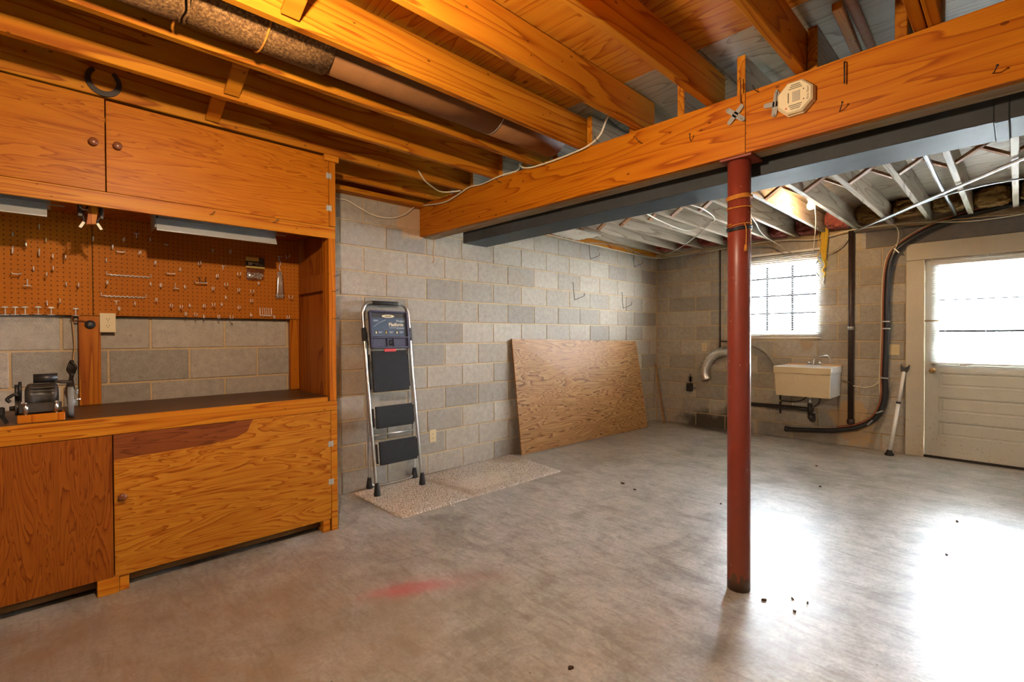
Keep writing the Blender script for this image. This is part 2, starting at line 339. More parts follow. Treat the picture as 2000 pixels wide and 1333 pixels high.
MT['ink'] = plain('cream_ink', (.78, .70, .48), .5, 0, .3, .03)
MT['inkw'] = plain('white_ink', (.70, .74, .76), .5, 0, .3, .03)
MT['inkb'] = plain('brown_ink', (.12, .08, .04), .6)
MT['leaf'] = plain('dry_leaf', (.06, .035, .018), .8, 0, .2, .4)
MT['copper'] = plain('aged_copper', (.17, .062, .020), .8, 0, .08, .3)
MT['stone'] = plain('grinding_stone', (.20, .21, .215), .9, 0, .2, .2, 120, .4)
MT['motor'] = plain('greasy_motor_iron', (.055, .046, .038), .45, .3, .5, .4, 25)
MT['lintel'] = plain('grey_lintel_concrete', (.20, .185, .17), .9, 0, .2, .2, 12, .3)
MT['ground'] = plain('pale_outdoor_concrete', (.55, .55, .52), .9)
def m_bulb(name, s, c=WARM):
    g = G(name); e = g.n('ShaderNodeEmission'); e.inputs[0].default_value = c; e.inputs[1].default_value = s; g.l(e.outputs[0], g.out.inputs[0]); return g.m
MT['bulb_near'] = m_bulb('lit_bulb', NEAR_BULB); MT['bulb_far'] = m_bulb('lit_bulb_far', FAR_BULB, (1.0, .64, .33, 1)); MT['fill_side'] = m_bulb('fill_bulb_side', SIDE_FILL, SOFT); MT['fill_rear'] = m_bulb('fill_bulb_rear', REAR_FILL, SOFT)

# ------------------------------------------------------------------ builders
class B:
    def __init__(s): s.v = []; s.f = []; s.sm = []
    def add(s, vs, fs, smooth=False):
        o = len(s.v); s.v += [tuple(x) for x in vs]
        for f in fs: s.f.append(tuple(o+i for i in f)); s.sm.append(smooth)
        return s
    def obb(s, c, ax, ay, az, bev=.0):
        """box by centre and three half-axis vectors"""
        c, A = V(c), (V(ax), V(ay), V(az)); L = [a.length for a in A]; Nn = [a.normalized() for a in A]
        if not bev:
            P = [c + A[0]*i + A[1]*j + A[2]*k for i in (-1, 1) for j in (-1, 1) for k in (-1, 1)]
            return s.add(P, [(0, 1, 3, 2), (4, 6, 7, 5), (0, 4, 5, 1), (2, 3, 7, 6), (0, 2, 6, 4), (1, 5, 7, 3)])
        bev = min(bev, min(L)*.45); P = []; idx = {}
        for i in (-1, 1):
            for j in (-1, 1):
                for k in (-1, 1):
                    sg = (i, j, k)
                    for m in range(3):
                        q = V(c)
                        for t in range(3): q += Nn[t]*sg[t]*(L[t] if t == m else L[t]-bev)
                        idx[(i, j, k, m)] = len(P); P.append(q)
        F = []
        for m in range(3):
            a, b = [t for t in range(3) if t != m]
            for sgn in (-1, 1):
                cyc = []
                for (p, q) in ((-1, -1), (1, -1), (1, 1), (-1, 1)):
                    key = [0, 0, 0]; key[m] = sgn; key[a] = p; key[b] = q; cyc.append(idx[(*key, m)])
                F.append(tuple(cyc))
        for m in range(3):                                   # chamfers along axis m
            a, b = [t for t in range(3) if t != m]
            for p in (-1, 1):
                for q in (-1, 1):
                    k0 = [0, 0, 0]; k1 = [0, 0, 0]; k0[m] = -1; k1[m] = 1
                    for kk in (k0, k1): kk[a] = p; kk[b] = q
                    F.append((idx[(*k0, a)], idx[(*k1, a)], idx[(*k1, b)], idx[(*k0, b)]))
        for i in (-1, 1):
            for j in (-1, 1):
                for k in (-1, 1): F.append((idx[(i, j, k, 0)], idx[(i, j, k, 1)], idx[(i, j, k, 2)]))
        return s.add(P, F)
    def box(s, x0, x1, y0, y1, z0, z1, bev=.0):
        return s.obb(((x0+x1)/2, (y0+y1)/2, (z0+z1)/2), ((x1-x0)/2, 0, 0), (0, (y1-y0)/2, 0), (0, 0, (z1-z0)/2), bev)
    def bar(s, a, b, w, h, upv=(0, 0, 1), bev=.0):
        a, b = V(a), V(b); d = (b-a).normalized(); u = V(upv); sd = d.cross(u)
        if sd.length < 1e-4: sd = d.cross(V((1, 0, 0)))
        sd.normalize(); u = sd.cross(d)
        return s.obb((a+b)/2, (b-a)/2, sd*w/2, u*h/2, bev)
    def tube(s, pts, r, n=8, closed=False, cap=True, radii=None):
        P = [V(p) for p in pts]; m = len(P); vs = []; fs = []; ref = None
        for i, p in enumerate(P):
            if closed: t = P[(i+1) % m]-P[i-1]
            else: t = P[min(i+1, m-1)]-P[max(i-1, 0)]
            t.normalize()
            if ref is None:
                ref = t.cross(V((0, 0, 1)))
                if ref.length < .1: ref = t.cross(V((1, 0, 0)))
            ref = (ref - t*ref.dot(t)).normalized(); bi = t.cross(ref); rr = radii[i] if radii else r
            for k in range(n):
                a = 2*math.pi*k/n; vs.append(p + ref*math.cos(a)*rr + bi*math.sin(a)*rr)
        for i in range(m if closed else m-1):
            j = (i+1) % m
            for k in range(n): fs.append((i*n+k, i*n+(k+1) % n, j*n+(k+1) % n, j*n+k))
        s.add(vs, fs, True)
        if cap and not closed:
            o = len(s.v)-len(vs); s.f.append(tuple(o+k for k in reversed(range(n)))); s.sm.append(False)
            s.f.append(tuple(o+(m-1)*n+k for k in range(n))); s.sm.append(False)
        return s
    def cyl(s, a, b, r0, r1=None, n=16): return s.tube([a, b], r0, n, radii=[r0, r0 if r1 is None else r1])
    def lathe(s, prof, c, ax=(0, 0, 1), n=16, smooth=True):
        """prof: (radius, height) along axis ax from c"""
        ax = V(ax).normalized(); e = ax.cross(V((0, 0, 1)))
        if e.length < .1: e = V((1, 0, 0))
        e.normalize(); g = ax.cross(e); vs = []; fs = []
        for (r, h) in prof:
            for k in range(n):
                a = 2*math.pi*k/n; vs.append(V(c)+ax*h+(e*math.cos(a)+g*math.sin(a))*max(r, 1e-5))
        for i in range(len(prof)-1):
            for k in range(n): fs.append((i*n+k, i*n+(k+1) % n, (i+1)*n+(k+1) % n, (i+1)*n+k))
        fs.append(tuple(reversed(range(n)))); fs.append(tuple((len(prof)-1)*n+k for k in range(n)))
        return s.add(vs, fs, smooth)
    def prism(s, poly, o, e1, e2, e3, d):
        """polygon in the (e1,e2) plane at o, thickness d along e3"""
        o, e1, e2, e3 = V(o), V(e1), V(e2), V(e3); n = len(poly)
        vs = [o+e1*a+e2*b for a, b in poly]+[o+e1*a+e2*b+e3*d for a, b in poly]
        return s.add(vs, [tuple(reversed(range(n))), tuple(range(n, 2*n))]+[(i, (i+1) % n, n+(i+1) % n, n+i) for i in range(n)])
    def hexa(s, p): return s.add(p, [(0, 3, 2, 1), (4, 5, 6, 7), (0, 1, 5, 4), (1, 2, 6, 5), (2, 3, 7, 6), (3, 0, 4, 7)])
    def mesh(s, name):
        me = bpy.data.meshes.new(name); me.from_pydata([tuple(x) for x in s.v], [], s.f)
        for p, q in zip(me.polygons, s.sm): p.use_smooth = q
        bm = bmesh.new(); bm.from_mesh(me); bmesh.ops.recalc_face_normals(bm, faces=bm.faces); bm.to_mesh(me); bm.free()
        me.update(); return me
    def done(s, name, m, parent=None, **kw):
        me = s.mesh(name)
        if parent is None:
            xs = [v.co for v in me.vertices]; lo = V([min(c[i] for c in xs) for i in range(3)]); hi = V([max(c[i] for c in xs) for i in range(3)])
            base = V(((lo.x+hi.x)/2, (lo.y+hi.y)/2, lo.z)); me.transform(Matrix.Translation(-base))
        o = put(name, me, m, parent)
        if parent is None: o.location = base
        for k, v in kw.items():
            if v: o[{'cat': 'category'}.get(k, k)] = v
        return o

def put(name, me, m, parent=None, loc=None):
    o = bpy.data.objects.new(name, me); COL.objects.link(o)
    if m is not None and not me.materials: me.materials.append(MT[m] if isinstance(m, str) else m)
    if parent is not None:
        o.parent = parent
        o.location = tuple(-V(parent.location)) if loc is None and parent.type == 'EMPTY' else (loc or (0, 0, 0))
        if loc is not None and parent.type == 'EMPTY': o.location = V(loc)-V(parent.location)
    elif loc is not None: o.location = loc
    return o
def T(name, label, cat, loc, group=None, kind=None):
    o = bpy.data.objects.new(name, None); COL.objects.link(o); o.location = loc; o.empty_display_size = .05
    if label: o['label'] = label
    if cat: o['category'] = cat
    if group: o['group'] = group
    if kind: o['kind'] = kind
    return o
def tag(o, label, cat, group=None):
    o['label'] = label; o['category'] = cat
    if group: o['group'] = group
    return o
def spline(pts, sub=6, closed=False):
    P = [V(p) for p in pts]; n = len(P); out = []
    rng = range(n) if closed else range(n-1)
    for i in rng:
        p0 = P[i-1] if (closed or i) else P[0]; p1 = P[i]; p2 = P[(i+1) % n]; p3 = P[(i+2) % n] if (closed or i+2 < n) else P[-1]
        for k in range(sub):
            t = k/sub; out.append(.5*((2*p1)+(p2-p0)*t+(2*p0-5*p1+4*p2-p3)*t*t+(3*p1-p0-3*p2+p3)*t**3))
    if not closed: out.append(P[-1])
    return out
def cable(name, pts, r, m, label, cat, group=None, n=7, sub=6):
    return B().tube(spline(pts, sub), r, n).done(name, m, None, label=label, cat=cat, group=group)
def text(name, body, size, o, e1, e2, m, parent, align='CENTER', bold=0.0, depth=.0004):
    cu = bpy.data.curves.new(name, 'FONT'); cu.body = body; cu.size = size; cu.align_x = align; cu.align_y = 'CENTER'; cu.extrude = depth; cu.offset = bold; cu.resolution_u = 2
    tmp = bpy.data.objects.new(name, cu); COL.objects.link(tmp); dg = bpy.context.evaluated_depsgraph_get()
    me = bpy.data.meshes.new_from_object(tmp.evaluated_get(dg)); bpy.data.objects.remove(tmp)
    e1, e2 = V(e1).normalized(), V(e2).normalized(); e3 = e1.cross(e2)
    M = Matrix(((e1.x, e2.x, e3.x, o[0]), (e1.y, e2.y, e3.y, o[1]), (e1.z, e2.z, e3.z, o[2]), (0, 0, 0, 1)))
    me.transform(M); me.name = name; me.materials.clear(); return put(name, me, m, parent)
def dup(o, parent, name=None):
    c = o.copy(); COL.objects.link(c); c.parent = parent; return c

FW = 6.513
# ================================================================== the setting
fl = B().box(-.2, 7.3, -2.7, FW+.05, -.12, 0).done('floor', 'floor'); fl['kind'] = 'structure'
gd = B().box(-12, 18, FW+.3, 40, -.14, -.04).done('ground_outside', 'ground'); gd['kind'] = 'structure'

# --- left wall of concrete blocks
CH, BL = .2032, .4064
wl = T('wall_left', None, None, (0, 2, 0), kind='structure')
B().box(-.20, -.007, -2.6, FW+.2, 0, 2.415).done('mortar_bed', 'mortar', wl)
_bm = {}
def block(parent, axis, a0, a1, z0, z1):
    key = (axis, round(a1-a0, 3), round(z1-z0, 3))
    if key not in _bm:
        L, H = (a1-a0)/2, (z1-z0)
        bb = B()
        if axis == 'y': bb.box(-.04, 0, -L, L, 0, H, .0035)
        else: bb.box(-L, L, 0, .04, 0, H, .0035)
        _bm[key] = bb.mesh('block')
    jit = random.uniform(-.0018, .0015); c = (a0+a1)/2
    put('block', _bm[key], 'block', parent, (jit, c, z0) if axis == 'y' else (c, FW-jit, z0))
J = .0055
for r in range(-1, 11):
    z0 = .18+CH*r+J if r >= 0 else .0; z1 = .18+CH*(r+1)-J
    first = 1.8514 if r % 2 == 0 else 1.8514+CH
    k0 = -11
    for k in range(k0, 13):
        a0, a1 = first+k*BL+J, first+(k+1)*BL-J
        if a0 < -2.5: continue
        if a1 > FW-.01: a1 = FW-.008
        if a1-a0 < .05: continue
        if FW-a1 < .05 and a1 < FW-.008: a1 = FW-.008
        if a1 < 1.30 and (z1 < .86 or z0 > 1.42): continue          # behind the cabinets and the pegboard
        if a1 < 1.5 and a0 < 0 and z1 < .86: continue
        block(wl, 'y', a0, a1, z0, z1)
# --- far wall with window and door
WX0, WX1, WZ0, WZ1 = 1.235, 2.10, 1.285, 2.155
DX0, DX1, DZ1 = 3.06, 3.97, 2.02
wb = T('wall_back', None, None, (3, FW, 0), kind='structure')
RX = 7.3
mb = B()
for x0, x1, z0, z1 in [(-.2, WX0, 0, 2.46), (WX0, WX1, 0, WZ0), (WX0, WX1, WZ1, 2.46), (WX1, DX0-.02, 0, 2.46), (DX0-.02, DX1+.02, DZ1+.02, 2.46), (DX1+.02, RX, 0, 2.46)]:
    mb.box(x0, x1, FW+.007, FW+.20, z0, z1)
mb.done('mortar_bed', 'mortar', wb)
def hole(a0, a1, z0, z1):
    for (x0, x1, h0, h1) in ((WX0, WX1, WZ0, WZ1), (DX0-.02, DX1+.02, -1, DZ1+.02)):
        if z1 > h0+.03 and z0 < h1-.03 and a1 > x0 and a0 < x1: return x0, x1
    return None
for r in range(-1, 11):
    z0 = .18+CH*r+J if r >= 0 else .0; z1 = .18+CH*(r+1)-J
    lf = .2047 if r % 2 else .2047+CH; rf = 2.3002 if r % 2 else 2.3002+CH
    heads = [0.004]+[lf+k*BL for k in range(-1, 6) if .05 < lf+k*BL < 2.02]+[rf+k*BL for k in range(-1, 13) if 2.02 < rf+k*BL < 7.2]+[7.25]
    hh = [heads[0]]
    for x in heads[1:]:
        if x-hh[-1] > .11: hh.append(x)
    for a, b in zip(hh, hh[1:]):
        a0, a1 = a+J, b-J
        if r == 10 and a0 > 2.55 and a0 < 4.3: continue                   # lintel
        ho = hole(a0, a1, z0, z1)
        if ho:
            zc0, zc1 = z0, z1
            if a0 < ho[0]-.05: block(wb, 'x', a0, ho[0]-.002, z0, z1)
            if a1 > ho[1]+.05: block(wb, 'x', ho[1]+.002, a1, z0, z1)
            continue
        block(wb, 'x', a0, a1, z0, z1)
B().box(2.56, 4.4, FW-.002, FW+.05, DZ1+.195, 2.40, .004).done('lintel', 'lintel', wb)
o = B().box(7.0, 7.2, -2.7, FW+.2, 0, 2.7).done('wall_right', 'blockwall'); o['kind'] = 'structure'
o = B().box(-.2, 7.2, -2.7, -2.5, 0, 2.7).done('wall_front', 'blockwall'); o['kind'] = 'structure'
o = B().box(-.2, .0, -2.5, FW+.2, 2.415, 2.70).box(-.02, .09, -2.5, 2.38, 2.415, 2.452, .002).done('trim_1', 'joist'); o['kind'] = 'structure'   # sill plate and rim
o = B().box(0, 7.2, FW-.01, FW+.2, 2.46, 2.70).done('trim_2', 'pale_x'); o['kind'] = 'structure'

# --- ceiling: subfloor sheets, joists, bridging
ce = T('ceiling', None, None, (3, 2, 2.43), kind='structure')
SZ = 2.648
B().box(-.2, 7.2, -2.7, FW+.2, SZ+.025, SZ+.12).done('deck', 'subfloor', ce)
sh = B().box(-1.2165, 1.2165, -.608, .608, 0, .018, .0015).mesh('subfloor_sheet')
sh2 = B().box(-1.2165, 1.2165, -.608, .608, 0, .018, .0015).mesh('subfloor_sheet')
for i in range(8):
    for j in range(4):
        x = -1.0+j*2.438+(1.219 if i % 2 else 0); y = -2.0+i*1.219
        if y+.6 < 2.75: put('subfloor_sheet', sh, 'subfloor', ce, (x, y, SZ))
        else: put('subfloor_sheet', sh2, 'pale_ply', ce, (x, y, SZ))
def zj(x): return 2.458-.0105*min(x, 2.8)
jm = B().box(-.038, 0, -2.55, 2.545, 0, .19, .003).mesh('joist')
NJ = [.23+.4064*k for k in range(17)]
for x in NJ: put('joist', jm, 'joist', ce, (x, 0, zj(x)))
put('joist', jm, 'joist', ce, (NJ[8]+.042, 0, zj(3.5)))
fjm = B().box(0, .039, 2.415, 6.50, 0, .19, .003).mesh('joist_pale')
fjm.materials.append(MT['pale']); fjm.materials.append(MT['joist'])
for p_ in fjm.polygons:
    if p_.center.y < 2.42: p_.material_index = 1          # end faces tinted amber for the warm lamplight on them
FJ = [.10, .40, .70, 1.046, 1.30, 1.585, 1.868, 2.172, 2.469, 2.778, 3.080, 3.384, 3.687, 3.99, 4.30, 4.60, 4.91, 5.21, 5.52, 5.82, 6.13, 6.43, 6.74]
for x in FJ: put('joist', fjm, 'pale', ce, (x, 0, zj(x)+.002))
for i, (a, b) in enumerate(zip(FJ, FJ[1:])):                                   # crossed bridging straps, one X in each far bay
    if a > 5: break
    z = zj(a)
    for (p, q, dy) in (((a+.04, z+.012), (b, z+.178), 0), ((a+.04, z+.178), (b, z+.012), .062)):
        B().bar((p[0], 4.47+dy, p[1]), (q[0], 4.47+dy, q[1]), .058, .018).done('bridging_strap', 'strap', ce)
for i in (1, 2, 4, 5, 6, 7):                                                  # diagonal bridging in the near bays
    a, b = NJ[i], NJ[i+1]-.038; z = zj(a)
    B().bar((a+.012, .64, z+.02), (b-.008, .64, z+.165), .019, .066, (0, 1, 0), .002).done('bridging_strap', 'joist', ce)

# --- window and its panes
wi = T('window_1', None, None, ((WX0+WX1)/2, FW+.1, WZ0), kind='structure')
yb = FW+.075
b = B(); t = .032
for x0, x1, z0, z1 in [(WX0, WX0+t, WZ0, WZ1), (WX1-t, WX1, WZ0, WZ1), (WX0, WX1, WZ0, WZ0+t), (WX0, WX1, WZ1-t, WZ1)]: b.box(x0, x1, yb-.02, yb+.03, z0, z1, .003)
b.done('frame', 'white', wi)
B().box(WX0-.0, WX1, FW-.005, FW+.20, WZ0-.02, WZ0, .003).done('sill', 'casing', wi)
vx = [WX0+t, 1.522, 1.81, WX1-t]; hz = [WZ0+t, 1.54, 1.762, 1.985, WZ1-t]
for x in vx[1:3]: B().box(x-.013, x+.013, yb-.012, yb+.018, hz[0], hz[-1], .002).done('muntin', 'muntin', wi)
for z in hz[1:4]: B().box(vx[0], vx[-1], yb-.012, yb+.018, z-.013, z+.013, .002).done('muntin', 'muntin', wi)
for i in range(3):
    for j in range(4): B().box(vx[i], vx[i+1], yb+.002, yb+.006, hz[j], hz[j+1]).done('pane', 'glass', wi)

# --- door with casing
do = T('door_1', None, None, ((DX0+DX1)/2, FW, 0), kind='structure')
cas = B(); cy0, cy1 = FW-.022, FW+.20
B().box(2.914, DX0, cy0, FW+.004, 0, 2.035, .003).done('casing_side', 'casing', do)
B().box(DX1, DX1+.146, cy0, FW+.004, 0, 2.035, .003).done('casing_side', 'casing', do)
B().box(2.914, DX1+.146, cy0-.003, FW+.004, 2.038, 2.212, .003).done('casing_head', 'casing', do)
B().box(DX0-.02, DX0-.002, FW+.004, FW+.20, 0, 2.02).box(DX1+.002, DX1+.02, FW+.004, FW+.20, 0, 2.02).box(DX0-.02, DX1+.02, FW+.004, FW+.20, 2.022, 2.04).done('jamb', 'casing', do)
B().box(DX0-.02, DX1+.02, FW-.01, FW+.20, 0, .018).done('threshold', 'iron', do)
d0, d1 = FW+.006, FW+.048
B().box(DX0-.002, DX0+.014, FW+.052, FW+.07, 0, 2.02).box(DX1-.014, DX1+.002, FW+.052, FW+.07, 0, 2.02).box(DX0, DX1, FW+.052, FW+.07, 2.0, 2.022).box(DX0, DX1, FW+.052, FW+.07, 0, .04).done('door_stop', 'casing', do)
sl = B()
px0, px1 = 3.172, 3.858
for x0, x1, z0, z1 in [(DX0+.004, px0, .022, 2.015), (px1, DX1-.004, .022, 2.015), (px0, px1, .022, .225), (px0, px1, .387, .471), (px0, px1, .633, .727), (px0, px1, .883, .985), (px0, px1, 1.955, 2.015)]:
    sl.box(x0, x1, d0, d1, z0, z1)
sl.done('stile_and_rail_frame', 'door', do)
for z0, z1 in ((.225, .387), (.471, .633), (.727, .883)):
    B().box(px0, px1, d0+.012, d1-.012, z0, z1).box(px0+.03, px1-.03, d0+.007, d1-.008, z0+.03, z1-.03, .004).done('panel', 'door', do)
    b = B()
    for x0, x1, a, c in [(px0, px0+.012, z0, z1), (px1-.012, px1, z0, z1), (px0, px1, z0, z0+.012), (px0, px1, z1-.012, z1)]: b.box(x0, x1, d0+.002, d0+.016, a, c, .003)
    b.done('panel_moulding', 'door', do)
for z in (1.30, 1.62): B().box(px0, px1, d0+.006, d1-.006, z-.011, z+.011, .003).done('muntin', 'muntin', do)
for z0, z1 in ((.985, 1.289), (1.311, 1.609), (1.631, 1.955)): B().box(px0, px1, d0+.02, d0+.024, z0, z1).done('pane', 'glass', do)
k = B().lathe([(.0, 0), (.024, .0), (.026, .004), (.012, .007), (.010, .030), (.020, .036), (.028, .046), (.027, .058), (.018, .066), (0, .067)], (3.128, d0, .895), (0, -1, 0), 20).done('knob', 'brass', do)
B().box(3.062, 3.175, d0-.006, d0, 1.400, 1.412, .001).cyl((3.066, d0-.012, 1.406), (3.066, d0+.002, 1.406), .008, n=10).done('latch_hook', 'brass', do)

def blind(name, label, x0, x1, zt, zb, y, n, loc, hasw):
    t = T(name, label, 'blind', loc)
    B().box(x0, x1, y-.013, y+.013, zt-.026, zt, .002).done('headrail', 'white', t)
    B().box(x0+.004, x1-.004, y-.011, y+.011, zb, zb+.016, .003).done('bottom_rail', 'white', t)
    L = (x1-x0)/2-.005; pr = []
    for i in range(5):
        u = -.0125+.00625*i; pr.append((u, .0022*(1-(u/.0125)**2)))
    vs = []
    for xx in (-L, L):
        for u, h in pr: vs.append((xx, u, h))
        for u, h in reversed(pr): vs.append((xx, u, h-.0006))
    m = len(pr)*2; sb = B().add(vs, [(i, (i+1) % m, m+(i+1) % m, m+i) for i in range(m)]+[tuple(reversed(range(m))), tuple(range(m, 2*m))], False)
    me = sb.mesh('slat'); zs = zt-.03; step = (zs-zb-.024)/n
    for i in range(n):
        o = put('slat', me, 'slat', t, ((x0+x1)/2, y, zs-step*(i+.6))); o.rotation_euler = (math.radians(-4), 0, 0)
    for xx in (x0+.11, (x0+x1)/2, x1-.11):
        B().tube([(xx, y-.0135, zt-.02), (xx, y-.0135, zb+.01)], .0008, 4).tube([(xx, y+.0135, zt-.02), (xx, y+.0135, zb+.01)], .0008, 4).done('ladder_cord', 'white', t)
    return t
blind('window_blind', 'white mini blind with thin open slats hanging over the wall window above the sink', 1.18, 2.14, 2.285, 1.222, FW-.028, 46, (1.66, FW-.03, 1.222), 1)
bd = blind('door_blind', 'white mini blind covering the glass of the cream door', 3.112, 3.915, 1.995, .965, FW-.016, 44, (3.5, FW-.02, .965), 1)
B().tube([(3.205, FW-.032, 1.97), (3.207, FW-.034, 1.62)], .0035, 6).tube([(3.207, FW-.034, 1.66), (3.207, FW-.034, 1.58)], .005, 6).done('tilt_wand', 'glass', bd)
B().box(3.33, 3.38, FW-.028, FW-.012, .951, .967, .002).done('hold_down_clip', 'white', bd)

# ================================================================== beam, column, ducts
bt = T('support_beam', 'long built-up amber timber beam carried by the red steel column', 'beam', (1.4, 2.47, 2.14))
def ply(x0, x1, y0, y1, zl, zr, h=.285, nm='front_board', m='beam'):
    return B().hexa([(x0, y0, zl), (x1, y0, zr), (x1, y1, zr), (x0, y1, zl), (x0, y0, zl+h), (x1, y0, zr+h), (x1, y1, zr+h), (x0, y1, zl+h)]).done(nm, m, bt)
ply(-.02, 2.824, 2.395, 2.432, 2.166, 2.139); ply(2.828, 7.0, 2.393, 2.430, 2.139, 2.146)
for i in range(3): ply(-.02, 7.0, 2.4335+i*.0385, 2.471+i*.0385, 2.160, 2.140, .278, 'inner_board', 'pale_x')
# steel column
cl = T('support_column', 'round steel column painted red oxide standing under the timber beam', 'column', (2.768, 2.472, 0))
B().tube([(2.768, 2.472, z) for z in (0, .06, .4, 1.0, 1.6, 2.128)], .0535, 40).done('shaft', 'column', cl)
B().box(2.700, 2.850, 2.402, 2.545, 2.128, 2.139, .001).done('cap_plate', 'column', cl)
def wrap(z0, z1, turns, r, m, label, nm, hang=None, tilt=.0):
    pts = []; n = int(28*turns)
    for i in range(n+1):
        a = 2*math.pi*turns*i/n - 2.2; pts.append((2.768+math.cos(a)*(.0535+r), 2.472+math.sin(a)*(.0535+r), z0+(z1-z0)*i/n+tilt*math.cos(a-.7)))
    bb = B().tube(pts, r, 6)
    if hang: bb.tube(spline(hang, 5), r*.9, 6).lathe([(.001, 0), (.009, .004), (.006, .03), (.001, .034)], hang[-1], (0, 0, 1), 8)
    return bb.done(nm, m, None, label=label, cat='rope')
wrap(1.942, 1.958, 2.3, .0042, 'orope', 'orange rope wound in a double coil round the top of the red column', 'rope', None, .006)
wrap(1.896, 1.900, 1.05, .003, 'orope', 'single thin orange rope loop round the red column below the double coil', 'rope', None, .003)
wrap(1.812, 1.822, 1.05, .0025, 'orope', 'orange cord tied round the red column with a knotted end hanging down', 'rope', [(2.812, 2.425, 1.812), (2.822, 2.418, 1.78), (2.822, 2.418, 1.72), (2.82, 2.418, 1.675)], .006)
wrap(1.788, 1.806, 3.0, .003, 'wire', 'dark wire wound several turns round the red column', 'wire_winding', None, .006)

# trunk duct behind the beam
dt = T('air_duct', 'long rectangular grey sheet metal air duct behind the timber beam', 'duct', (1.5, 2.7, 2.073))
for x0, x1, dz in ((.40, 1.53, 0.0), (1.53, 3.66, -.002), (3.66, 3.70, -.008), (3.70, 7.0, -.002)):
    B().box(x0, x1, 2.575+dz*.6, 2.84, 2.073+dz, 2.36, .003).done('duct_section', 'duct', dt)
# round wrapped duct in a joist bay
pd = T('round_duct', 'round heating duct wrapped in brown felt and kraft paper between the ceiling joists', 'duct', (1.632, .9, 2.43))
cz = 2.563
B().tube([(1.632, y, cz) for y in (-2.4, -1.2, .34)], .137, 36).done('felt_wrap', 'felt', pd)
b = B()
for dy in (0, .016): b.tube([(1.632+.1355*math.cos(a), .338+dy+.003*math.sin(9*a), cz+.1355*math.sin(a)) for a in [2*math.pi*i/48 for i in range(48)]], .005, 6, closed=True)
b.done('crimped_joint', 'felt', pd)
B().tube([(1.632, y, cz) for y in (.36, .6, .872)], .135, 36).done('felt_wrap', 'felt', pd)
B().tube([(1.632, y, cz) for y in (.87, 1.4, 1.83)], .126, 36).done('paper_wrap', 'kraft', pd)
B().tube([(1.632, y, cz) for y in (1.83, 1.838)], .1265, 36).done('seam_tape', 'fixture', pd)
B().tube([(1.632, y, cz) for y in (1.838, 2.36)], .125, 36).done('paper_wrap', 'kraft', pd)
ring = [(1.632+.139*math.cos(a), .62+.012*math.sin(a), cz+.139*math.sin(a)) for a in [2*math.pi*i/30 for i in range(30)]]
B().tube(ring, .0042, 6, closed=True).tube([(1.771, .622, cz), (1.80, .626, 2.60), (1.815, .63, 2.64)], .004, 6).done('hanger_cord', 'orope', pd)

# ================================================================== workbench unit
XF = .65
YL, YR = -1.05, 1.293
bc = T('base_cabinet', 'long orange plywood base cabinet on short wooden legs under the dark worktop', 'cabinet', (.33, .1, 0))
B().box(.03, XF-.02, YL, YR-.0, .085, .105).box(.03, .05, YL, YR, .105, .84).box(.03, XF-.02, YL, YL+.02, .105, .84).done('body', 'panel', bc)
B().box(XF-.075, XF-.055, YL, 1.24, .03, .085).done('kick_board', 'worktop', bc)
dl = B().box(XF-.018, XF, YL+.01, .196, .082, .788, .0015).done('door', 'ply_v', bc); dl['label'] = 'russet plywood door with upright grain'
dr = B().box(XF-.018, XF, .2005, YR-.002, .080, .788, .0015).done('door', 'ply_pale', bc); dr['label'] = 'honey plywood door with flowing grain'
def knob(parent, y, z, m='ply_v'):
    return B().lathe([(.0, 0), (.011, 0), (.010, .008), (.014, .012), (.0185, .018), (.018, .024), (.011, .029), (0, .030)], (XF, y, z), (1, 0, 0), 20).done('knob', m, parent)
MT['knobwood'] = plain('red_brown_knob', (.19, .060, .022), .3, 0, .5, .15)
knob(dr, .232, .476, 'knobwood')
def hinge(parent, y, z):
    return B().box(XF, XF+.0025, y-.017, y-.002, z-.018, z+.018, .0005).box(XF, XF+.0025, y+.002, y+.017, z-.018, z+.018, .0005).cyl((XF+.003, y, z-.018), (XF+.003, y, z+.018), .0028, n=8).done('hinge', 'hinge', parent)
hinge(dr, 1.291, .571); hinge(dr, 1.292, .324)
MT['stain'] = wood('red_brown_stained_veneer', (.24, .066, .016), (.20, .052, .012), (.11, .026, .007), 1, 9, (12, .9), 160, .45, 0, 0, .6, det=3)
B().prism([(.2005, .664), (.62, .676), (.74, .694), (.80, .722), (.815, .760), (.83, .788), (.2005, .788)], (XF, 0, 0), (0, 1, 0), (0, 0, 1), (1, 0, 0), .0006).done('stain_strip', 'stain', dr)
for (y0, y1, x0, x1) in ((.133, .216, .55, XF-.001), (.218, .256, .545, XF-.012), (1.239, 1.285, .56, XF-.004)):
    B().box(x0, x1, y0, y1, 0, .082, .002).done('leg', 'rail', bc)
for y in (-.98, ): B().box(.55, XF-.001, y, y+.085, 0, .082, .002).done('leg', 'rail', bc)
wt = T('worktop', 'long dark worn wooden worktop with an orange front rail', 'worktop', (.33, .1, .85))
B().box(.005, XF-.004, YL, YR-.004, .850, .879, .002).done('board', 'worktop', wt)
B().box(XF-.004, XF+.004, YL, YR-.02, .849, .879, .002).done('front_edge', 'rail', wt)
B().box(XF-.018, XF+.006, YL, 1.333, .790, .849, .002).done('front_rail', 'rail', bc)
ep = T('bench_end_frame', 'tall orange end post and side panel closing the workbench on the bare wall side', 'post', (.35, 1.31, 0))
B().box(XF-.045, XF+.001, YR, 1.335, 0, .789, .002).done('lower_post', 'rail', ep)
B().box(XF-.045, XF, YR-.006, 1.332, .850, 1.912, .002).done('post', 'post', ep)
B().box(XF-.10, XF-.046, YR-.006, YR+.034, .880, 1.955, .002).done('inner_post', 'post', ep)
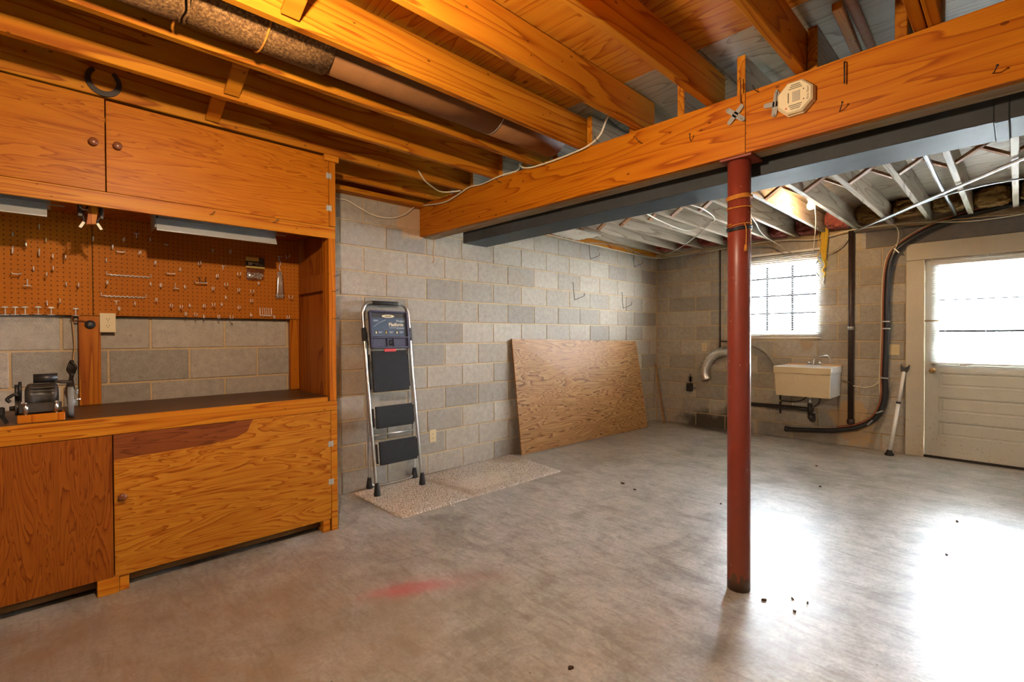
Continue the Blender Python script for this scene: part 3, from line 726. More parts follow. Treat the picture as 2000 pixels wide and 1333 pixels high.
B().box(XF-.045, XF+.001, YR, 1.335, 1.986, 2.405, .002).done('upper_post', 'post', ep)
B().box(.01, XF-.046, 1.315, 1.333, .0, 2.41, .001).done('side_panel', 'panel', ep)
B().box(.10, XF-.10, 1.292, 1.314, 1.575, 1.687, .002).done('cross_piece', 'panel', ep)
uc = T('wall_cabinet', 'orange plywood wall cabinet hanging from the ceiling joists above the workbench', 'cabinet', (.33, .1, 1.9))
B().box(.03, XF-.02, YL, YR, 1.968, 1.986).box(.03, .045, YL, YR, 1.986, 2.43).box(.03, XF-.02, YL, YL+.02, 1.986, 2.43).box(.05, XF-.03, YR-.012, YR, 1.986, 2.43).done('body', 'panel', uc)
u1 = B().box(XF-.018, XF, YL, .184, 1.984, 2.436, .0015).done('door', 'ply_h', uc); u2 = B().box(XF-.018, XF, .1885, YR-.003, 1.984, 2.430, .0015).done('door', 'ply_h', uc)
knob(u1, .141, 2.211, 'knobwood'); knob(u2, .231, 2.215, 'knobwood'); hinge(u2, 1.291, 2.310); hinge(u2, 1.291, 2.102)
B().box(XF-.02, XF+.002, YL, 1.333, 1.906, 1.982, .002).done('valance_rail', 'rail', uc)
B().box(XF-.055, XF-.021, YL, 1.28, 1.925, 1.967, .002).done('inner_rail', 'panel', uc)
B().box(XF, XF+.02, 1.256, 1.352, 2.402, 2.440, .002).done('corner_block', 'rail', uc)
# nails
nm_ = B().tube([(0, 0, 0), (.02, .002, -.002), (.042, .006, .010)], .0017, 6).lathe([(.004, 0), (.004, .0012)], (.042, .006, .010), (1, .15, .2), 8).mesh('nail')
def nail(loc, rz, group, label, me=nm_):
    o = put('nail', me, 'iron', None, loc); o.rotation_euler = (random.uniform(-.3, .3), random.uniform(-.2, .2), rz); return tag(o, label, 'nail', group)
for y, z in ((1.316, 1.668), (1.308, 1.565), (1.309, 1.391), (1.326, .872)): nail((XF-.004, y, z), .55, 'nails in the bench end post', 'bent iron nail driven into the front of the bench end post')
for y, z in ((.621, 1.948), (.948, 1.956)): nail((XF, y, z), .3, 'nails in the cabinet rail', 'iron nail sticking out of the rail below the wall cabinet doors')
nb_ = B().tube([(0, 0, 0), (.001, -.03, .0), (.004, -.048, .012)], .002, 6).lathe([(.0045, 0), (.0045, .0014)], (.004, -.048, .012), (0, -1, .3), 8).mesh('nail_beam')
for x, z in ((2.273, 2.345), (2.555, 2.275), (2.888, 2.405), (3.205, 2.206), (3.66, 2.186), (1.10, 2.40), (1.545, 2.42), (1.977, 2.44)):
    o = put('nail', nb_, 'iron', None, (x, 2.395, z)); o.rotation_euler = (random.uniform(-.2, .2), 0, random.uniform(-.5, .5)); tag(o, 'bent iron nail driven into the face of the timber beam', 'nail', 'nails in the timber beam')
B().tube([(3.225, 2.388, 2.404), (3.226, 2.375, 2.399), (3.226, 2.377, 2.31)], .003, 7).done('spike', 'iron', None, label='long rusty spike hanging on the beam beside the octagonal detector', cat='nail')
B().tube([(2.805, 2.386, 2.50), (2.807, 2.384, 2.47), (2.806, 2.386, 2.385), (2.812, 2.39, 2.38)], .003, 7).done('wire_hook', 'copper', None, label='thin copper wire hook hanging above the beam joint', cat='hook')
# metal plates on the beam
def cross(cx, cz, rot, nm, label):
    bb = B(); y = 2.386
    for k in range(4):
        a = rot+k*math.pi/2; L = .046 if k % 2 == 0 else .040
        d = V((math.cos(a), 0, math.sin(a))); s = V((-math.sin(a), 0, math.cos(a))); pts = []
        for i in range(9):
            t = -math.pi/2+math.pi*i/8; pts.append((L+.011*math.cos(t), .011*math.sin(t)))
        bb.prism([(-.006, -.012)]+pts+[(-.006, .012)], (cx, y, cz), d, s, (0, 1, 0), .002)
    d = V((math.cos(rot), 0, math.sin(rot)))
    bb.tube([V((cx, y-.002, cz))-d*.012, V((cx, y-.003, cz))+d*.05], .004, 8)
    e = V((cx, y-.003, cz))+d*.05
    bb.lathe([(0, 0), (.006, 0), (.006, .010), (0, .011)], e, d, 10)
    e = V((cx, y, cz))-d*.046; bb.lathe([(0, 0), (.006, 0), (.006, .008), (0, .009)], e, -d, 10)
    return bb.done(nm, 'fixture', None, label=label, cat='bracket')
cross(2.782, 2.333, -.75, 'mounting_plate', 'cross-shaped metal mounting plate on the beam near the board joint')
cross(2.960, 2.322, 1.45, 'mounting_plate', 'pale metal mounting plate half hidden beside the octagonal detector')
# octagonal detector
dx, dz_ = 3.047, 2.313
dtc = T('smoke_detector', 'cream octagonal alarm detector mounted on the timber beam', 'detector', (dx, 2.39, 2.245))
oc = [(.078*math.cos(math.radians(22.5+45*i)), .078*math.sin(math.radians(22.5+45*i))) for i in range(8)]
B().prism([(a*1.0, c*1.0) for a, c in oc], (dx, 2.394, dz_), (1, 0, 0), (0, 0, 1), (0, -1, 0), .018).done('base', 'cream', dtc)
bb = B(); n = 8; lo = [(dx+a*.96, 2.376, dz_+c*.96) for a, c in oc]; mi = [(dx+a*.96, 2.360, dz_+c*.96) for a, c in oc]; hi = [(dx+a*.86, 2.352, dz_+c*.86) for a, c in oc]
bb.add(lo+mi+hi, [(i, (i+1) % n, n+(i+1) % n, n+i) for i in range(n)]+[(n+i, n+(i+1) % n, 2*n+(i+1) % n, 2*n+i) for i in range(n)]+[tuple(range(2*n, 3*n)), tuple(reversed(range(n)))]).done('cover', 'cream', dtc)
for s in (1, -1):
    for i in range(3): B().box(dx-.022+.004*i, dx+.030-.004*i, 2.3505, 2.353, dz_+s*(.036+.008*i)-.0012, dz_+s*(.036+.008*i)+.0012).done('vent_slot', 'slot', dtc)
B().box(dx-.008, dx+.022, 2.350, 2.353, dz_-.022, dz_+.022, .001).done('test_button', plain('grey_button', (.42, .36, .26), .4), dtc)
B().box(dx-.025, dx-.022, 2.3505, 2.353, dz_-.022, dz_+.022).done('side_slot', 'slot', dtc)
for s in (1, -1): B().lathe([(0, 0), (.0028, 0), (.0028, .001), (0, .001)], (dx+.036, 2.3525, dz_+s*.022), (0, -1, 0), 8).done('indicator', 'slot', dtc)
B().box(dx-.036, dx-.029, 2.3512, 2.353, dz_-.046, dz_-.040).done('red_mark', 'redp', dtc)
text('lettering', 'First Alert', .0135, (dx+.052, 2.3515, dz_), (0, 0, 1), (-1, 0, 0), 'inkb', dtc)
# cables on the beam and on the wall
cable('beam_cable', [(2.06, 2.42, 2.60), (2.05, 2.375, 2.555), (1.996, 2.375, 2.469), (1.90, 2.378, 2.432), (1.789, 2.38, 2.424), (1.628, 2.38, 2.419), (1.43, 2.38, 2.425), (1.33, 2.384, 2.45), (1.285, 2.40, 2.49), (1.22, 2.44, 2.47), (1.10, 2.39, 2.45), (.95, 2.380, 2.436), (.866, 2.38, 2.434), (.743, 2.378, 2.444), (.593, 2.378, 2.417), (.445, 2.378, 2.395), (.301, 2.378, 2.402), (.12, 2.378, 2.425), (.02, 2.37, 2.442), (.02, 2.318, 2.412), (.02, 2.224, 2.334), (.02, 2.089, 2.282), (.02, 1.929, 2.28), (.02, 1.807, 2.32), (.02, 1.70, 2.36), (.02, 1.60, 2.362), (.02, 1.36, 2.40)], .0058, 'cable_w', 'cream electric cable stapled along the beam and sagging over the block wall', 'cable')
cable('ceiling_cable', [(.66, 1.96, 2.50), (.642, 2.025, 2.445), (.596, 2.121, 2.43), (.552, 2.209, 2.425), (.546, 2.262, 2.425), (.577, 2.315, 2.43), (.64, 2.37, 2.437)], .0055, 'cable_w', 'short cream cable end drooping between the dark joists', 'cable')
cable('wall_cable', [(.02, 2.535, 2.20), (.018, 2.534, 2.154), (.022, 2.528, 2.09), (.02, 2.524, 2.02), (.022, 2.532, 1.975), (.004, 2.528, 1.945)], .005, 'cable_o', 'short tan cord running into a hole in the block wall below the beam', 'cord')
cable('black_cable', [(1.96, 2.50, 2.62), (2.02, 2.48, 2.56), (2.10, 2.47, 2.49), (2.20, 2.47, 2.445)], .005, 'black', 'black cord lying between the joists above the beam', 'cord')
B().bar((3.215, 2.30, 2.60), (3.205, 2.75, 2.575), .034, .034, (0, 0, 1), .003).done('wood_strip', 'rail', None, label='sawn-off wooden strip poking out above the beam beside a rusty pipe', cat='wood')
B().tube([(3.265, 1.2, 2.60), (3.26, 2.3, 2.60), (3.25, 2.85, 2.60)], .018, 14).done('rusty_pipe', 'copper', None, label='rusty brown pipe running along the ceiling over the beam', cat='pipe')
# horseshoe on the joist
hs = []
for i in range(21):
    a = math.radians(-232+284*i/20); hs.append((a,))
vs, fs = [], []
for i, (a,) in enumerate(hs):
    wd = .0085+.004*math.sin(math.pi*i/20)
    for rr, dxx in ((.060-wd, 0), (.060+wd, 0), (.060+wd, .008), (.060-wd, .008)):
        vs.append((NJ[1]+.001+dxx, .183+rr*math.cos(a)*.98, 2.524+rr*math.sin(a)*1.02))
for i in range(20):
    for k in range(4): fs.append((i*4+k, i*4+(k+1) % 4, i*4+4+(k+1) % 4, i*4+4+k))
fs += [(3, 2, 1, 0), (80, 81, 82, 83)]
B().add(vs, fs).done('horseshoe', 'iron', None, label='dark iron horseshoe nailed to the joist above the wall cabinet', cat='horseshoe')

# ================================================================== pegboards and what hangs on them
PX = .050
def pegboard(y0, y1, lab):
    t = T('pegboard', lab, 'pegboard', (PX, (y0+y1)/2, 1.40))
    B().box(PX-.006, PX, y0, y1, 1.397, 1.99, .0008).done('board', 'peg', t)
    B().box(.002, PX-.007, y0+.01, y1-.01, 1.395, 1.425).box(.002, PX-.007, y0+.01, y1-.01, 1.93, 1.99).done('furring', 'worktop', t)
pegboard(-1.05, .156, 'brown pegboard on the block wall behind the grinder, with ring holders along its bottom')
pegboard(.159, 1.312, 'brown pegboard beside the end frame, with the hanging bags of hooks')
def stud(y0, y1, label): B().box(.002, .042, y0, y1, .88, 1.395, .002).done('wall_stud', 'post', None, label=label, cat='stud')
stud(.094, .190, 'upright orange stud on the block wall carrying the black round socket')
stud(1.250, 1.313, 'upright orange stud on the block wall against the bench end panel')
PEGS = [(-.159, 1.821), (-.058, 1.872), (-.109, 1.768), (-.033, 1.805), (-.007, 1.717), (.044, 1.718), (-.083, 1.643), (-.006, 1.651), (-.032, 1.616), (.045, 1.568), (.096, 1.566), (.019, 1.474), (-.033, 1.462), (.16, 1.836), (.297, 1.849), (.425, 1.871), (.246, 1.8), (.372, 1.78), (.218, 1.721), (.448, 1.728), (.22, 1.59), (.425, 1.597), (.474, 1.592), (.272, 1.441), (.348, 1.473), (.451, 1.5), (.525, 1.469), (.756, 1.842), (.856, 1.845), (.678, 1.75), (.577, 1.701), (.779, 1.675), (.906, 1.699), (.601, 1.591), (.754, 1.589), (.828, 1.622), (.83, 1.536), (.905, 1.589), (.985, 1.587), (1.033, 1.647), (.984, 1.521), (.576, 1.463), (.626, 1.474), (.703, 1.474), (.753, 1.485), (.806, 1.488), (.906, 1.472), (1.24, 1.561), (.983, 1.423), (.602, 1.418), (.654, 1.418), (.703, 1.405), (.785, 1.405), (.857, 1.405), (1.134, 1.413), (1.225, 1.412), (1.222, 1.853)]
def hookmesh(L, z): return B().tube(spline([(-.008, 0, .012), (.003, 0, .010), (.004, 0, -.006), (.008, 0, -.012), (L-.006, 0, -.012), (L, 0, -.009), (L+.002, 0, z)], 3), .0022, 6).mesh('peg_hook')
HK = [hookmesh(.028, .004), hookmesh(.05, .010), hookmesh(.075, .006)]
for i, (y, z) in enumerate(PEGS):
    o = put('peg_hook', HK[i % 3], 'zinc', None, (PX, y, z)); tag(o, 'small steel peg hook on the brown pegboard', 'hook', 'single peg hooks on the pegboard')
jm_ = B().tube(spline([(-.008, 0, .016), (.004, 0, .014), (.005, 0, -.014), (.012, 0, -.022), (.028, 0, -.026), (.040, 0, -.018), (.044, 0, .002)], 4), .0025, 6).mesh('j_hook')
for y, z in ((-.16, 1.74), (-.06, 1.738)): tag(put('curved_hook', jm_, 'zinc', None, (PX, y, z)), 'long curved steel hook on the pegboard behind the grinder', 'hook', 'curved hooks on the pegboard')
def ringpts(r, c, n=18): return [(c[0]+r*math.cos(2*math.pi*i/n), c[1]+r*math.sin(2*math.pi*i/n), c[2]) for i in range(n)]
rm_ = B().tube([(-.008, 0, .022), (.003, 0, .02), (.004, 0, -.014), (.02, 0, -.016)], .0022, 6).tube(ringpts(.016, (.036, 0, -.016)), .0018, 5, closed=True).mesh('ring_holder')
for y, z in ((-.108, 1.564), (.552, 1.592)): tag(put('ring_holder', rm_, 'zinc', None, (PX, y, z)), 'upright steel peg with a flat wire ring on the upper pegboard', 'hook', 'ring holders high on the pegboard')
tm_ = B().tube([(-.008, 0, -.014), (.003, 0, -.014), (.004, 0, .010)], .0022, 6).tube([(.004, -.011, .010), (.03, -.011, .010)], .002, 5).tube([(.004, .011, .010), (.03, .011, .010)], .002, 5).tube([(.004, -.011, .010), (.004, .011, .010)], .0022, 6).mesh('fork_hook')
for y, z, lb_ in ((.36, 1.887, 'at the very top of the pegboard beside the fluorescent strip'), (.262, 1.475, 'below the lower spiral rack'), (.818, 1.736, 'alone on the board between the square bracket and the card packet'), (1.173, 1.835, 'that carries the long hook bag')): tag(put('fork_hook', tm_, 'zinc', None, (PX, y, z)), 'T-shaped steel hook '+lb_, 'hook', 'T-shaped hooks on the pegboard')
for i, (y, z) in enumerate(((-.192, 1.433), (-.155, 1.434), (-.118, 1.436), (-.068, 1.438), (-.017, 1.437), (.083, 1.435))):
    b = B().tube([(-.008, 0, .0), (.003, 0, .0), (.003, 0, -.040)], .0024, 6).tube([(.004, -.010, .001), (.004, .010, .001)], .0024, 6).tube([(.003, 0, -.04), (.022, 0, -.042)], .002, 5).tube(ringpts(.015, (.037, 0, -.042)), .0017, 5, closed=True).tube(ringpts(.014, (.030, 0, -.004)), .0016, 5, closed=True)
    me = b.mesh('double_ring_holder') if i == 0 else me
    tag(put('double_ring_holder', me, 'zinc', None, (PX, y, z)), 'steel double-ring tool holder at the bottom edge of the pegboard', 'hook', 'ring holders along the pegboard bottom')
def rack(y0, y1, z, label):
    t = T('spiral_tool_rack', label, 'tool rack', (PX, (y0+y1)/2, z)); n = 9
    B().tube([(.0+PX, y0, z+.018), (PX+.006, y0, z+.016), (PX+.010, y0, z), (PX+.010, y1, z), (PX+.006, y1, z+.016), (PX, y1, z+.018)], .0028, 6).done('bar', 'zinc', t)
    pts = []
    for i in range(n*10+1):
        a = 2*math.pi*i/10; pts.append((PX+.012+.005*math.cos(a), y0+.012+(y1-y0-.024)*i/(n*10), z+.005*math.sin(a)))
    B().tube(pts, .0016, 5).done('spiral', 'zinc', t)
    for i in range(n):
        y = y0+.02+(y1-y0-.04)*i/(n-1); B().tube([(PX+.012, y, z-.004), (PX+.028, y, z-.010), (PX+.03, y, z-.004)], .0015, 5).done('prong', 'zinc', t)
rack(.219, .428, 1.638, 'spiral wire tool rack, upper of two on the pegboard')
rack(.194, .402, 1.512, 'spiral wire tool rack, lower of two on the pegboard')
def ubar(y0, y1, z, L, label, nm='bar_holder', drop=0):
    return B().tube(spline([(PX, y0, z+.01), (PX+L, y0, z), (PX+L+.002, y0+.004, z-.002), (PX+L+.002, y1-.004, z-.002), (PX+L, y1, z), (PX, y1, z+.01)], 3), .0024, 6).done(nm, 'zinc', None, label=label, cat='hook')
ubar(.265, .302, 1.776, .03, 'U-shaped steel bar holder just under the shadow line of the pegboard')
ubar(.504, .546, 1.668, .035, 'short steel bar holder above the ring peg on the pegboard')
ubar(-.163, -.131, 1.608, .05, 'two-prong steel holder on the pegboard left of a ring peg')
ubar(.653, .716, 1.622, .045, 'wide wire bracket on the pegboard below the square one')
ubar(.497, .511, 1.845, .03, 'narrow double wire hook at the top of the pegboard')
B().tube([(PX, .677, 1.655), (PX+.05, .677, 1.655), (PX+.05, .677, 1.625), (PX+.05, .708, 1.625), (PX+.05, .708, 1.657), (PX, .722, 1.658)], .0022, 6).done('square_bracket', 'iron', None, label='dark square wire bracket on the pegboard', cat='hook')
mh = T('four_prong_holder', 'four-pronged steel wire holder at the lower pegboard edge', 'hook', (PX, 1.081, 1.42))
B().tube(spline([(PX+.002, 1.044, 1.475), (PX+.006, 1.044, 1.43), (PX+.008, 1.048, 1.421), (PX+.008, 1.114, 1.421), (PX+.006, 1.118, 1.43), (PX+.002, 1.118, 1.475)], 3), .0026, 6).done('frame', 'zinc', mh)
for y in (1.06, 1.075, 1.088, 1.102): B().tube([(PX+.002, y, 1.476), (PX+.006, y, 1.424), (PX+.030, y, 1.415)], .0024, 6).done('prong', 'zinc', mh)
# hanging bag with header card
cb = T('hook_packet', 'clear packet of small metal hooks with a black and yellow header card', 'packet', (PX+.02, 1.012, 1.665))
x = PX+.016
B().box(x, x+.002, .953, 1.072, 1.748, 1.822).done('header_card', 'cardk', cb)
B().box(x+.002, x+.0026, .953, 1.035, 1.795, 1.822).done('yellow_panel', 'cardy', cb); B().box(x+.002, x+.0026, .953, 1.072, 1.748, 1.760).done('yellow_stripe', 'cardy', cb)
text('number', '50', .026, (x+.0028, .980, 1.776), (0, 1, 0), (0, 0, 1), 'ink', cb, bold=.0006)
text('lettering', 'ASSORTED', .0085, (x+.0028, 1.014, 1.781), (0, 1, 0), (0, 0, 1), 'ink', cb); text('lettering', 'PEG HOOKS', .0085, (x+.0028, 1.038, 1.771), (0, 1, 0), (0, 0, 1), 'ink', cb)
b = B(); nx, nz = 10, 8; vs = []
for side in (0, 1):
    for j in range(nz+1):
        for i in range(nx+1):
            u, v = i/nx, j/nz; bul = .014*math.sin(math.pi*u)**.6*math.sin(math.pi*min(1, (1-v)*1.2+.05))**.7 if 0 < i < nx and 0 < j < nz else 0
            vs.append((x+.001+(bul if side else -bul*.3), .955+.113*u+.003*math.sin(7*v), 1.75-.085*v-.006*math.sin(5*u)*v))
nn = (nx+1)*(nz+1); fs = []
for side in (0, 1):
    for j in range(nz):
        for i in range(nx): a = side*nn+j*(nx+1)+i; fs.append((a, a+1, a+nx+2, a+nx+1))
b.add(vs, fs, True).done('bag', 'poly', cb)
b = B(); rr = random.Random(3)
for i in range(70):
    y, z = rr.uniform(.962, 1.058), rr.uniform(1.672, 1.705)+rr.uniform(0, .014); a = rr.uniform(0, 6.3); d = V((rr.uniform(-.2, .2), math.cos(a), math.sin(a)*.6))*.011
    c = V((x+.006+rr.uniform(-.003, .004), y, z)); b.tube([c-d, c+d], .0016, 5)
o = b.done('metal_hooks', 'zinc', cb); o['kind'] = 'stuff'
tb = T('long_hook_bag', 'long narrow clear bag of steel hooks hanging by a wire from the pegboard', 'packet', (PX+.02, 1.174, 1.545))
B().tube(spline([(PX+.01, 1.172, 1.83), (PX+.02, 1.178, 1.80), (PX+.016, 1.17, 1.77), (PX+.018, 1.176, 1.745), (PX+.016, 1.173, 1.725)], 5), .0018, 6).done('hanger_wire', 'zinc', tb)
vs = []; m = 12
prof = [(1.74, .006), (1.725, .014), (1.69, .022), (1.64, .027), (1.59, .031), (1.555, .034), (1.545, .030)]
for z, wd in prof:
    for k in range(m): a = 2*math.pi*k/m; vs.append((PX+.018+.010*math.sin(a)*(wd/.03), 1.173+wd*math.cos(a), z+.004*math.cos(a)))
fs = [(i*m+k, i*m+(k+1) % m, (i+1)*m+(k+1) % m, (i+1)*m+k) for i in range(len(prof)-1) for k in range(m)]
B().add(vs, fs, True).done('bag', 'poly', tb)
b = B()
for i in range(6): y = 1.152+.0085*i; b.tube([(PX+.018, 1.16+.005*i, 1.735), (PX+.02, y, 1.56)], .002, 5)
for i in range(34):
    y, z = rr.uniform(1.146, 1.202), rr.uniform(1.55, 1.57); a = rr.uniform(0, 6.3); d = V((rr.uniform(-.2, .2), math.cos(a), math.sin(a)))*.007; c = V((PX+.018+rr.uniform(-.006, .006), y, z)); b.tube([c-d, c+d], .0016, 5)
o = b.done('metal_hooks', 'zinc', tb); o['kind'] = 'stuff'
# clip block under the cabinet
ch = T('clip_holder', 'red-brown wooden tool clip block with spring arms under the wall cabinet', 'tool holder', (.52, .14, 1.82))
B().hexa([(.50, .116, 1.834), (.50, .151, 1.839), (.54, .151, 1.839), (.54, .116, 1.834), (.50, .133, 1.966), (.50, .170, 1.966), (.54, .170, 1.966), (.54, .133, 1.966)]).done('block', 'post', ch)
for s, y in ((-1, .112), (1, .154)):
    B().tube(spline([(.52, y+.012, 1.93), (.52, y+.004+s*.012, 1.885), (.52, y+s*.004, 1.855), (.52, y+s*.014, 1.832), (.52, y+s*.022, 1.820)], 4), .004, 6).done('spring_arm', 'iron', ch)
    B().bar((.525, y+s*.004, 1.846), (.525, y+s*.020, 1.816), .012, .006, (1, 0, 0), .001).done('grip_pad', 'cable_w', ch)
    B().box(.50, .53, y+(-.028 if s < 0 else .014), y+(-.008 if s < 0 else .028), 1.87, 1.93, .003).done('spring_plate', 'iron', ch)
B().tube(spline([(.52, .090, 1.94), (.53, .095, 1.915), (.53, .108, 1.905), (.53, .120, 1.908), (.53, .126, 1.898)], 4), .003, 6).done('plastic_tie', 'white', ch)

def fluor(y0, y1, label):
    t = T('fluorescent_light', label, 'light fixture', (.42, (y0+y1)/2, 1.86))
    B().hexa([(.365, y0, 1.915), (.365, y1, 1.915), (.495, y1, 1.915), (.495, y0, 1.915), (.38, y0, 1.966), (.38, y1, 1.966), (.48, y1, 1.966), (.48, y0, 1.966)]).done('channel_housing', 'fixture', t)
    B().hexa([(.534, y0-.012, 1.850), (.534, y1-.012, 1.850), (.528, y1-.012, 1.850), (.528, y0-.012, 1.850), (.504, y0-.012, 1.914), (.504, y1-.012, 1.914), (.498, y1-.012, 1.914), (.498, y0-.012, 1.914)]).box(.526, .537, y0-.012, y1-.012, 1.847, 1.853).box(.498, .508, y0-.012, y1+.05, 1.911, 1.916).done('front_reflector', 'fixture', t)
    B().hexa([(.336, y0-.012, 1.888), (.336, y1-.03, 1.888), (.342, y1-.03, 1.888), (.342, y0-.012, 1.888), (.356, y0-.012, 1.914), (.356, y1-.03, 1.914), (.362, y1-.03, 1.914), (.362, y0-.012, 1.914)]).done('rear_reflector', 'fixture', t)
    B().box(.358, .502, y0-.016, y0-.012, 1.87, 1.966).done('end_cap', 'fixture', t)
    B().cyl((.43, y0+.02, 1.892), (.43, y1-.06, 1.892), .013, n=12).done('tube_lamp', 'white', t)
fluor(-.62, -.012, 'grey enamel fluorescent strip under the wall cabinet above the grinder')
fluor(.412, 1.02, 'grey enamel fluorescent strip under the wall cabinet over the hanging packets')

def outlet(o, e1, e3, label, cover='ivory', w=.07, h=.114, box=0.0):
    e1, e3 = V(e1), V(e3); up_ = V((0, 0, 1)); t = T('wall_outlet', label, 'outlet', o); o = V(o)
    if box: B().prism([(-w*.42, -h*.42), (w*.42, -h*.42), (w*.42, h*.42), (-w*.42, h*.42)], o, e1, up_, e3, box).done('box', 'galv', t)
    c = o+e3*box
    B().obb(c+e3*.003, e1*w/2, up_*h/2, e3*.003, .0018).done('cover_plate', cover, t)
    for s in (1, -1):
        p = c+up_*s*.020
        oct_ = [(.0165*math.cos(a), .0145*math.sin(a)) for a in [2*math.pi*i/16 for i in range(16)]]
        rc = B().prism(oct_, p+e3*.0055, e1, up_, e3, .002).done('receptacle', cover, t)
        B().obb(p+e1*-.006+up_*.003+e3*.0078, e1*.0011, up_*.004, e3*.0006).obb(p+e1*.006+up_*.003+e3*.0078, e1*.0011, up_*.004, e3*.0006).obb(p+up_*-.0065+e3*.0078, e1*.002, up_*.002, e3*.0006).done('slots', 'slot', rc)
    B().lathe([(0, 0), (.003, 0), (.002, .0015), (0, .0016)], c+e3*.006, e3, 8).done('screw', 'steel', t)
    return t
outlet((.004, .222, 1.356), (0, 1, 0), (1, 0, 0), 'ivory double socket on the wall above the workbench', 'ivory', .072, .112, .045)
outlet((.0, 2.520, .344), (0, 1, 0), (1, 0, 0), 'ivory double socket low on the block wall beside the step ladder')
outlet((.738, FW, 1.103), (1, 0, 0), (0, -1, 0), 'ivory double socket on the far block wall above the foil hose')
rs = T('round_socket', 'round black socket on the orange stud behind the grinder', 'outlet', (.043, .144, 1.32))
B().lathe([(.0, 0), (.024, 0), (.024, .010), (.020, .018), (0, .019)], (.043, .144, 1.345), (1, 0, 0), 24).done('body', 'black', rs)
B().box(.0615, .0625, .136, .141, 1.337, 1.353).box(.0615, .0625, .147, .152, 1.337, 1.353).done('slots', 'slot', rs)
cable('socket_cord', [(.02, .060, 1.40), (.03, .070, 1.385), (.046, .076, 1.367), (.05, .098, 1.366), (.05, .125, 1.362), (.05, .138, 1.352)], .004, 'copper', 'copper-coloured cord running over to the round black socket', 'cord')
cable('stud_cable', [(.022, .068, 1.39), (.02, .074, 1.30), (.022, .078, 1.22), (.02, .072, 1.16), (.025, .070, 1.12)], .0045, 'cable_o', 'thin tan cable running down beside the stud behind the grinder', 'cord')
bn = B()
for i in range(5): bn.tube(spline([(.02+.006*i, .062+.006*math.sin(i), 1.14), (.03+.005*i, .050+.008*i, 1.10), (.03, .064+.004*math.cos(i*2), 1.06), (.04+.01*i, .050+.004*i, 1.02), (.08+.02*i, .045+.006*i, .99)], 4), .006, 6)
bn.done('wire_bundle', 'iron', None, label='dark tangled wire bundle taped together beside the stud', cat='wires')
# grinder
gr = T('bench_grinder', 'old dark bench grinder motor bolted to an orange wooden base on the worktop', 'grinder', (.54, -.04, .879))
B().box(.46, .615, -.132, .028, .879, .917, .003).done('wooden_base', 'post', gr)
B().lathe([(.0, 0), (.035, 0), (.056, .008), (.060, .018), (.060, .030), (.058, .032), (.058, .085), (.060, .087), (.060, .10), (.050, .112), (.02, .116), (0, .116)], (.53, -.108, .995), (0, 1, 0), 28).done('motor_body', 'motor', gr)
B().tube([(.50, -.080, 1.075), (.50, .004, 1.075)], .0225, 18).done('capacitor', 'black', gr)
B().box(.595, .602, -.126, .018, .925, .968, .002).box(.47, .595, -.126, .018, .923, .929).done('mount_plate', 'motor', gr)
for y in (-.104, -.002): B().cyl((.604, y, .922), (.604, y, .968), .009, n=12).lathe([(.007, 0), (.007, .004), (.003, .006)], (.604, y, .968), (0, 0, 1), 10).cyl((.604, y, .912), (.604, y, .922), .004, n=8).done('mounting_bolt', 'steel', gr)
for i in range(3): B().box(.583, .592, -.085, -.005, 1.000+.018*i, 1.004+.018*i).done('cooling_slot', 'slot', gr)
B().lathe([(.0, 0), (.010, 0), (.010, .002), (.073, .002), (.075, .004), (.075, .022), (.073, .024), (.014, .024), (.014, .034), (0, .034)], (.535, .036, .955), (0, 1, 0), 36).done('grinding_wheel', 'stone', gr)
B().lathe([(.0, 0), (.028, 0), (.032, .003), (.032, .009), (.028, .012), (0, .012)], (.535, .024, 1.05), (0, .1, 1), 24).done('switch_disc', 'motor', gr)
B().lathe([(.0, 0), (.012, 0), (.012, .012), (.034, .013), (.034, .018), (.026, .022), (.034, .026), (.034, .031), (.012, .032), (.010, .05), (0, .05)], (.545, -.108, .945), (0, -1, 0), 24).done('pulley', 'motor', gr)
B().tube(spline([(.545, -.155, .975), (.545, -.165, .99), (.545, -.14, 1.01), (.545, -.13, 1.0)], 4), .007, 7).box(.535, .56, -.225, -.172, .915, .955, .006).bar((.55, -.19, .93), (.56, -.165, .882), .01, .012).done('drive_bracket', 'black', gr)
B().cyl((.52, -.124, .97), (.52, -.124, 1.065), .006, n=10).cyl((.52, -.135, .97), (.52, -.135, 1.052), .007, n=10).done('tool_rest_post', 'black', gr)
B().box(.51, .53, .066, .078, .99, 1.015, .002).cyl((.53, .062, .965), (.53, .085, .965), .006, n=10).done('arbor_nut', 'steel', gr)

# ================================================================== step ladder
la = T('step_ladder', 'folded three-step ladder with chrome rails leaning on the block wall', 'ladder', (.15, 2.03, 0))
def fx(z): return .258-.125*z
fr = [(fx(.02), 1.822, .02), (fx(.5), 1.812, .5), (fx(1.0), 1.803, 1.0), (fx(1.42), 1.802, 1.42), (fx(1.49), 1.808, 1.49), (fx(1.53), 1.832, 1.53), (fx(1.546), 1.876, 1.546), (fx(1.546), 2.0, 1.548), (fx(1.546), 2.132, 1.546), (fx(1.53), 2.186, 1.53), (fx(1.49), 2.212, 1.49), (fx(1.42), 2.222, 1.42), (fx(1.0), 2.222, 1.0), (fx(.5), 2.230, .5), (fx(.02), 2.238, .02)]
B().tube(spline(fr, 4), .0125, 12).done('front_frame', 'steel', la)
B().tube([(fx(1.546), y, 1.547) for y in (1.888, 1.95, 2.06, 2.122)], .0165, 14).done('hand_grip', 'rubber', la)
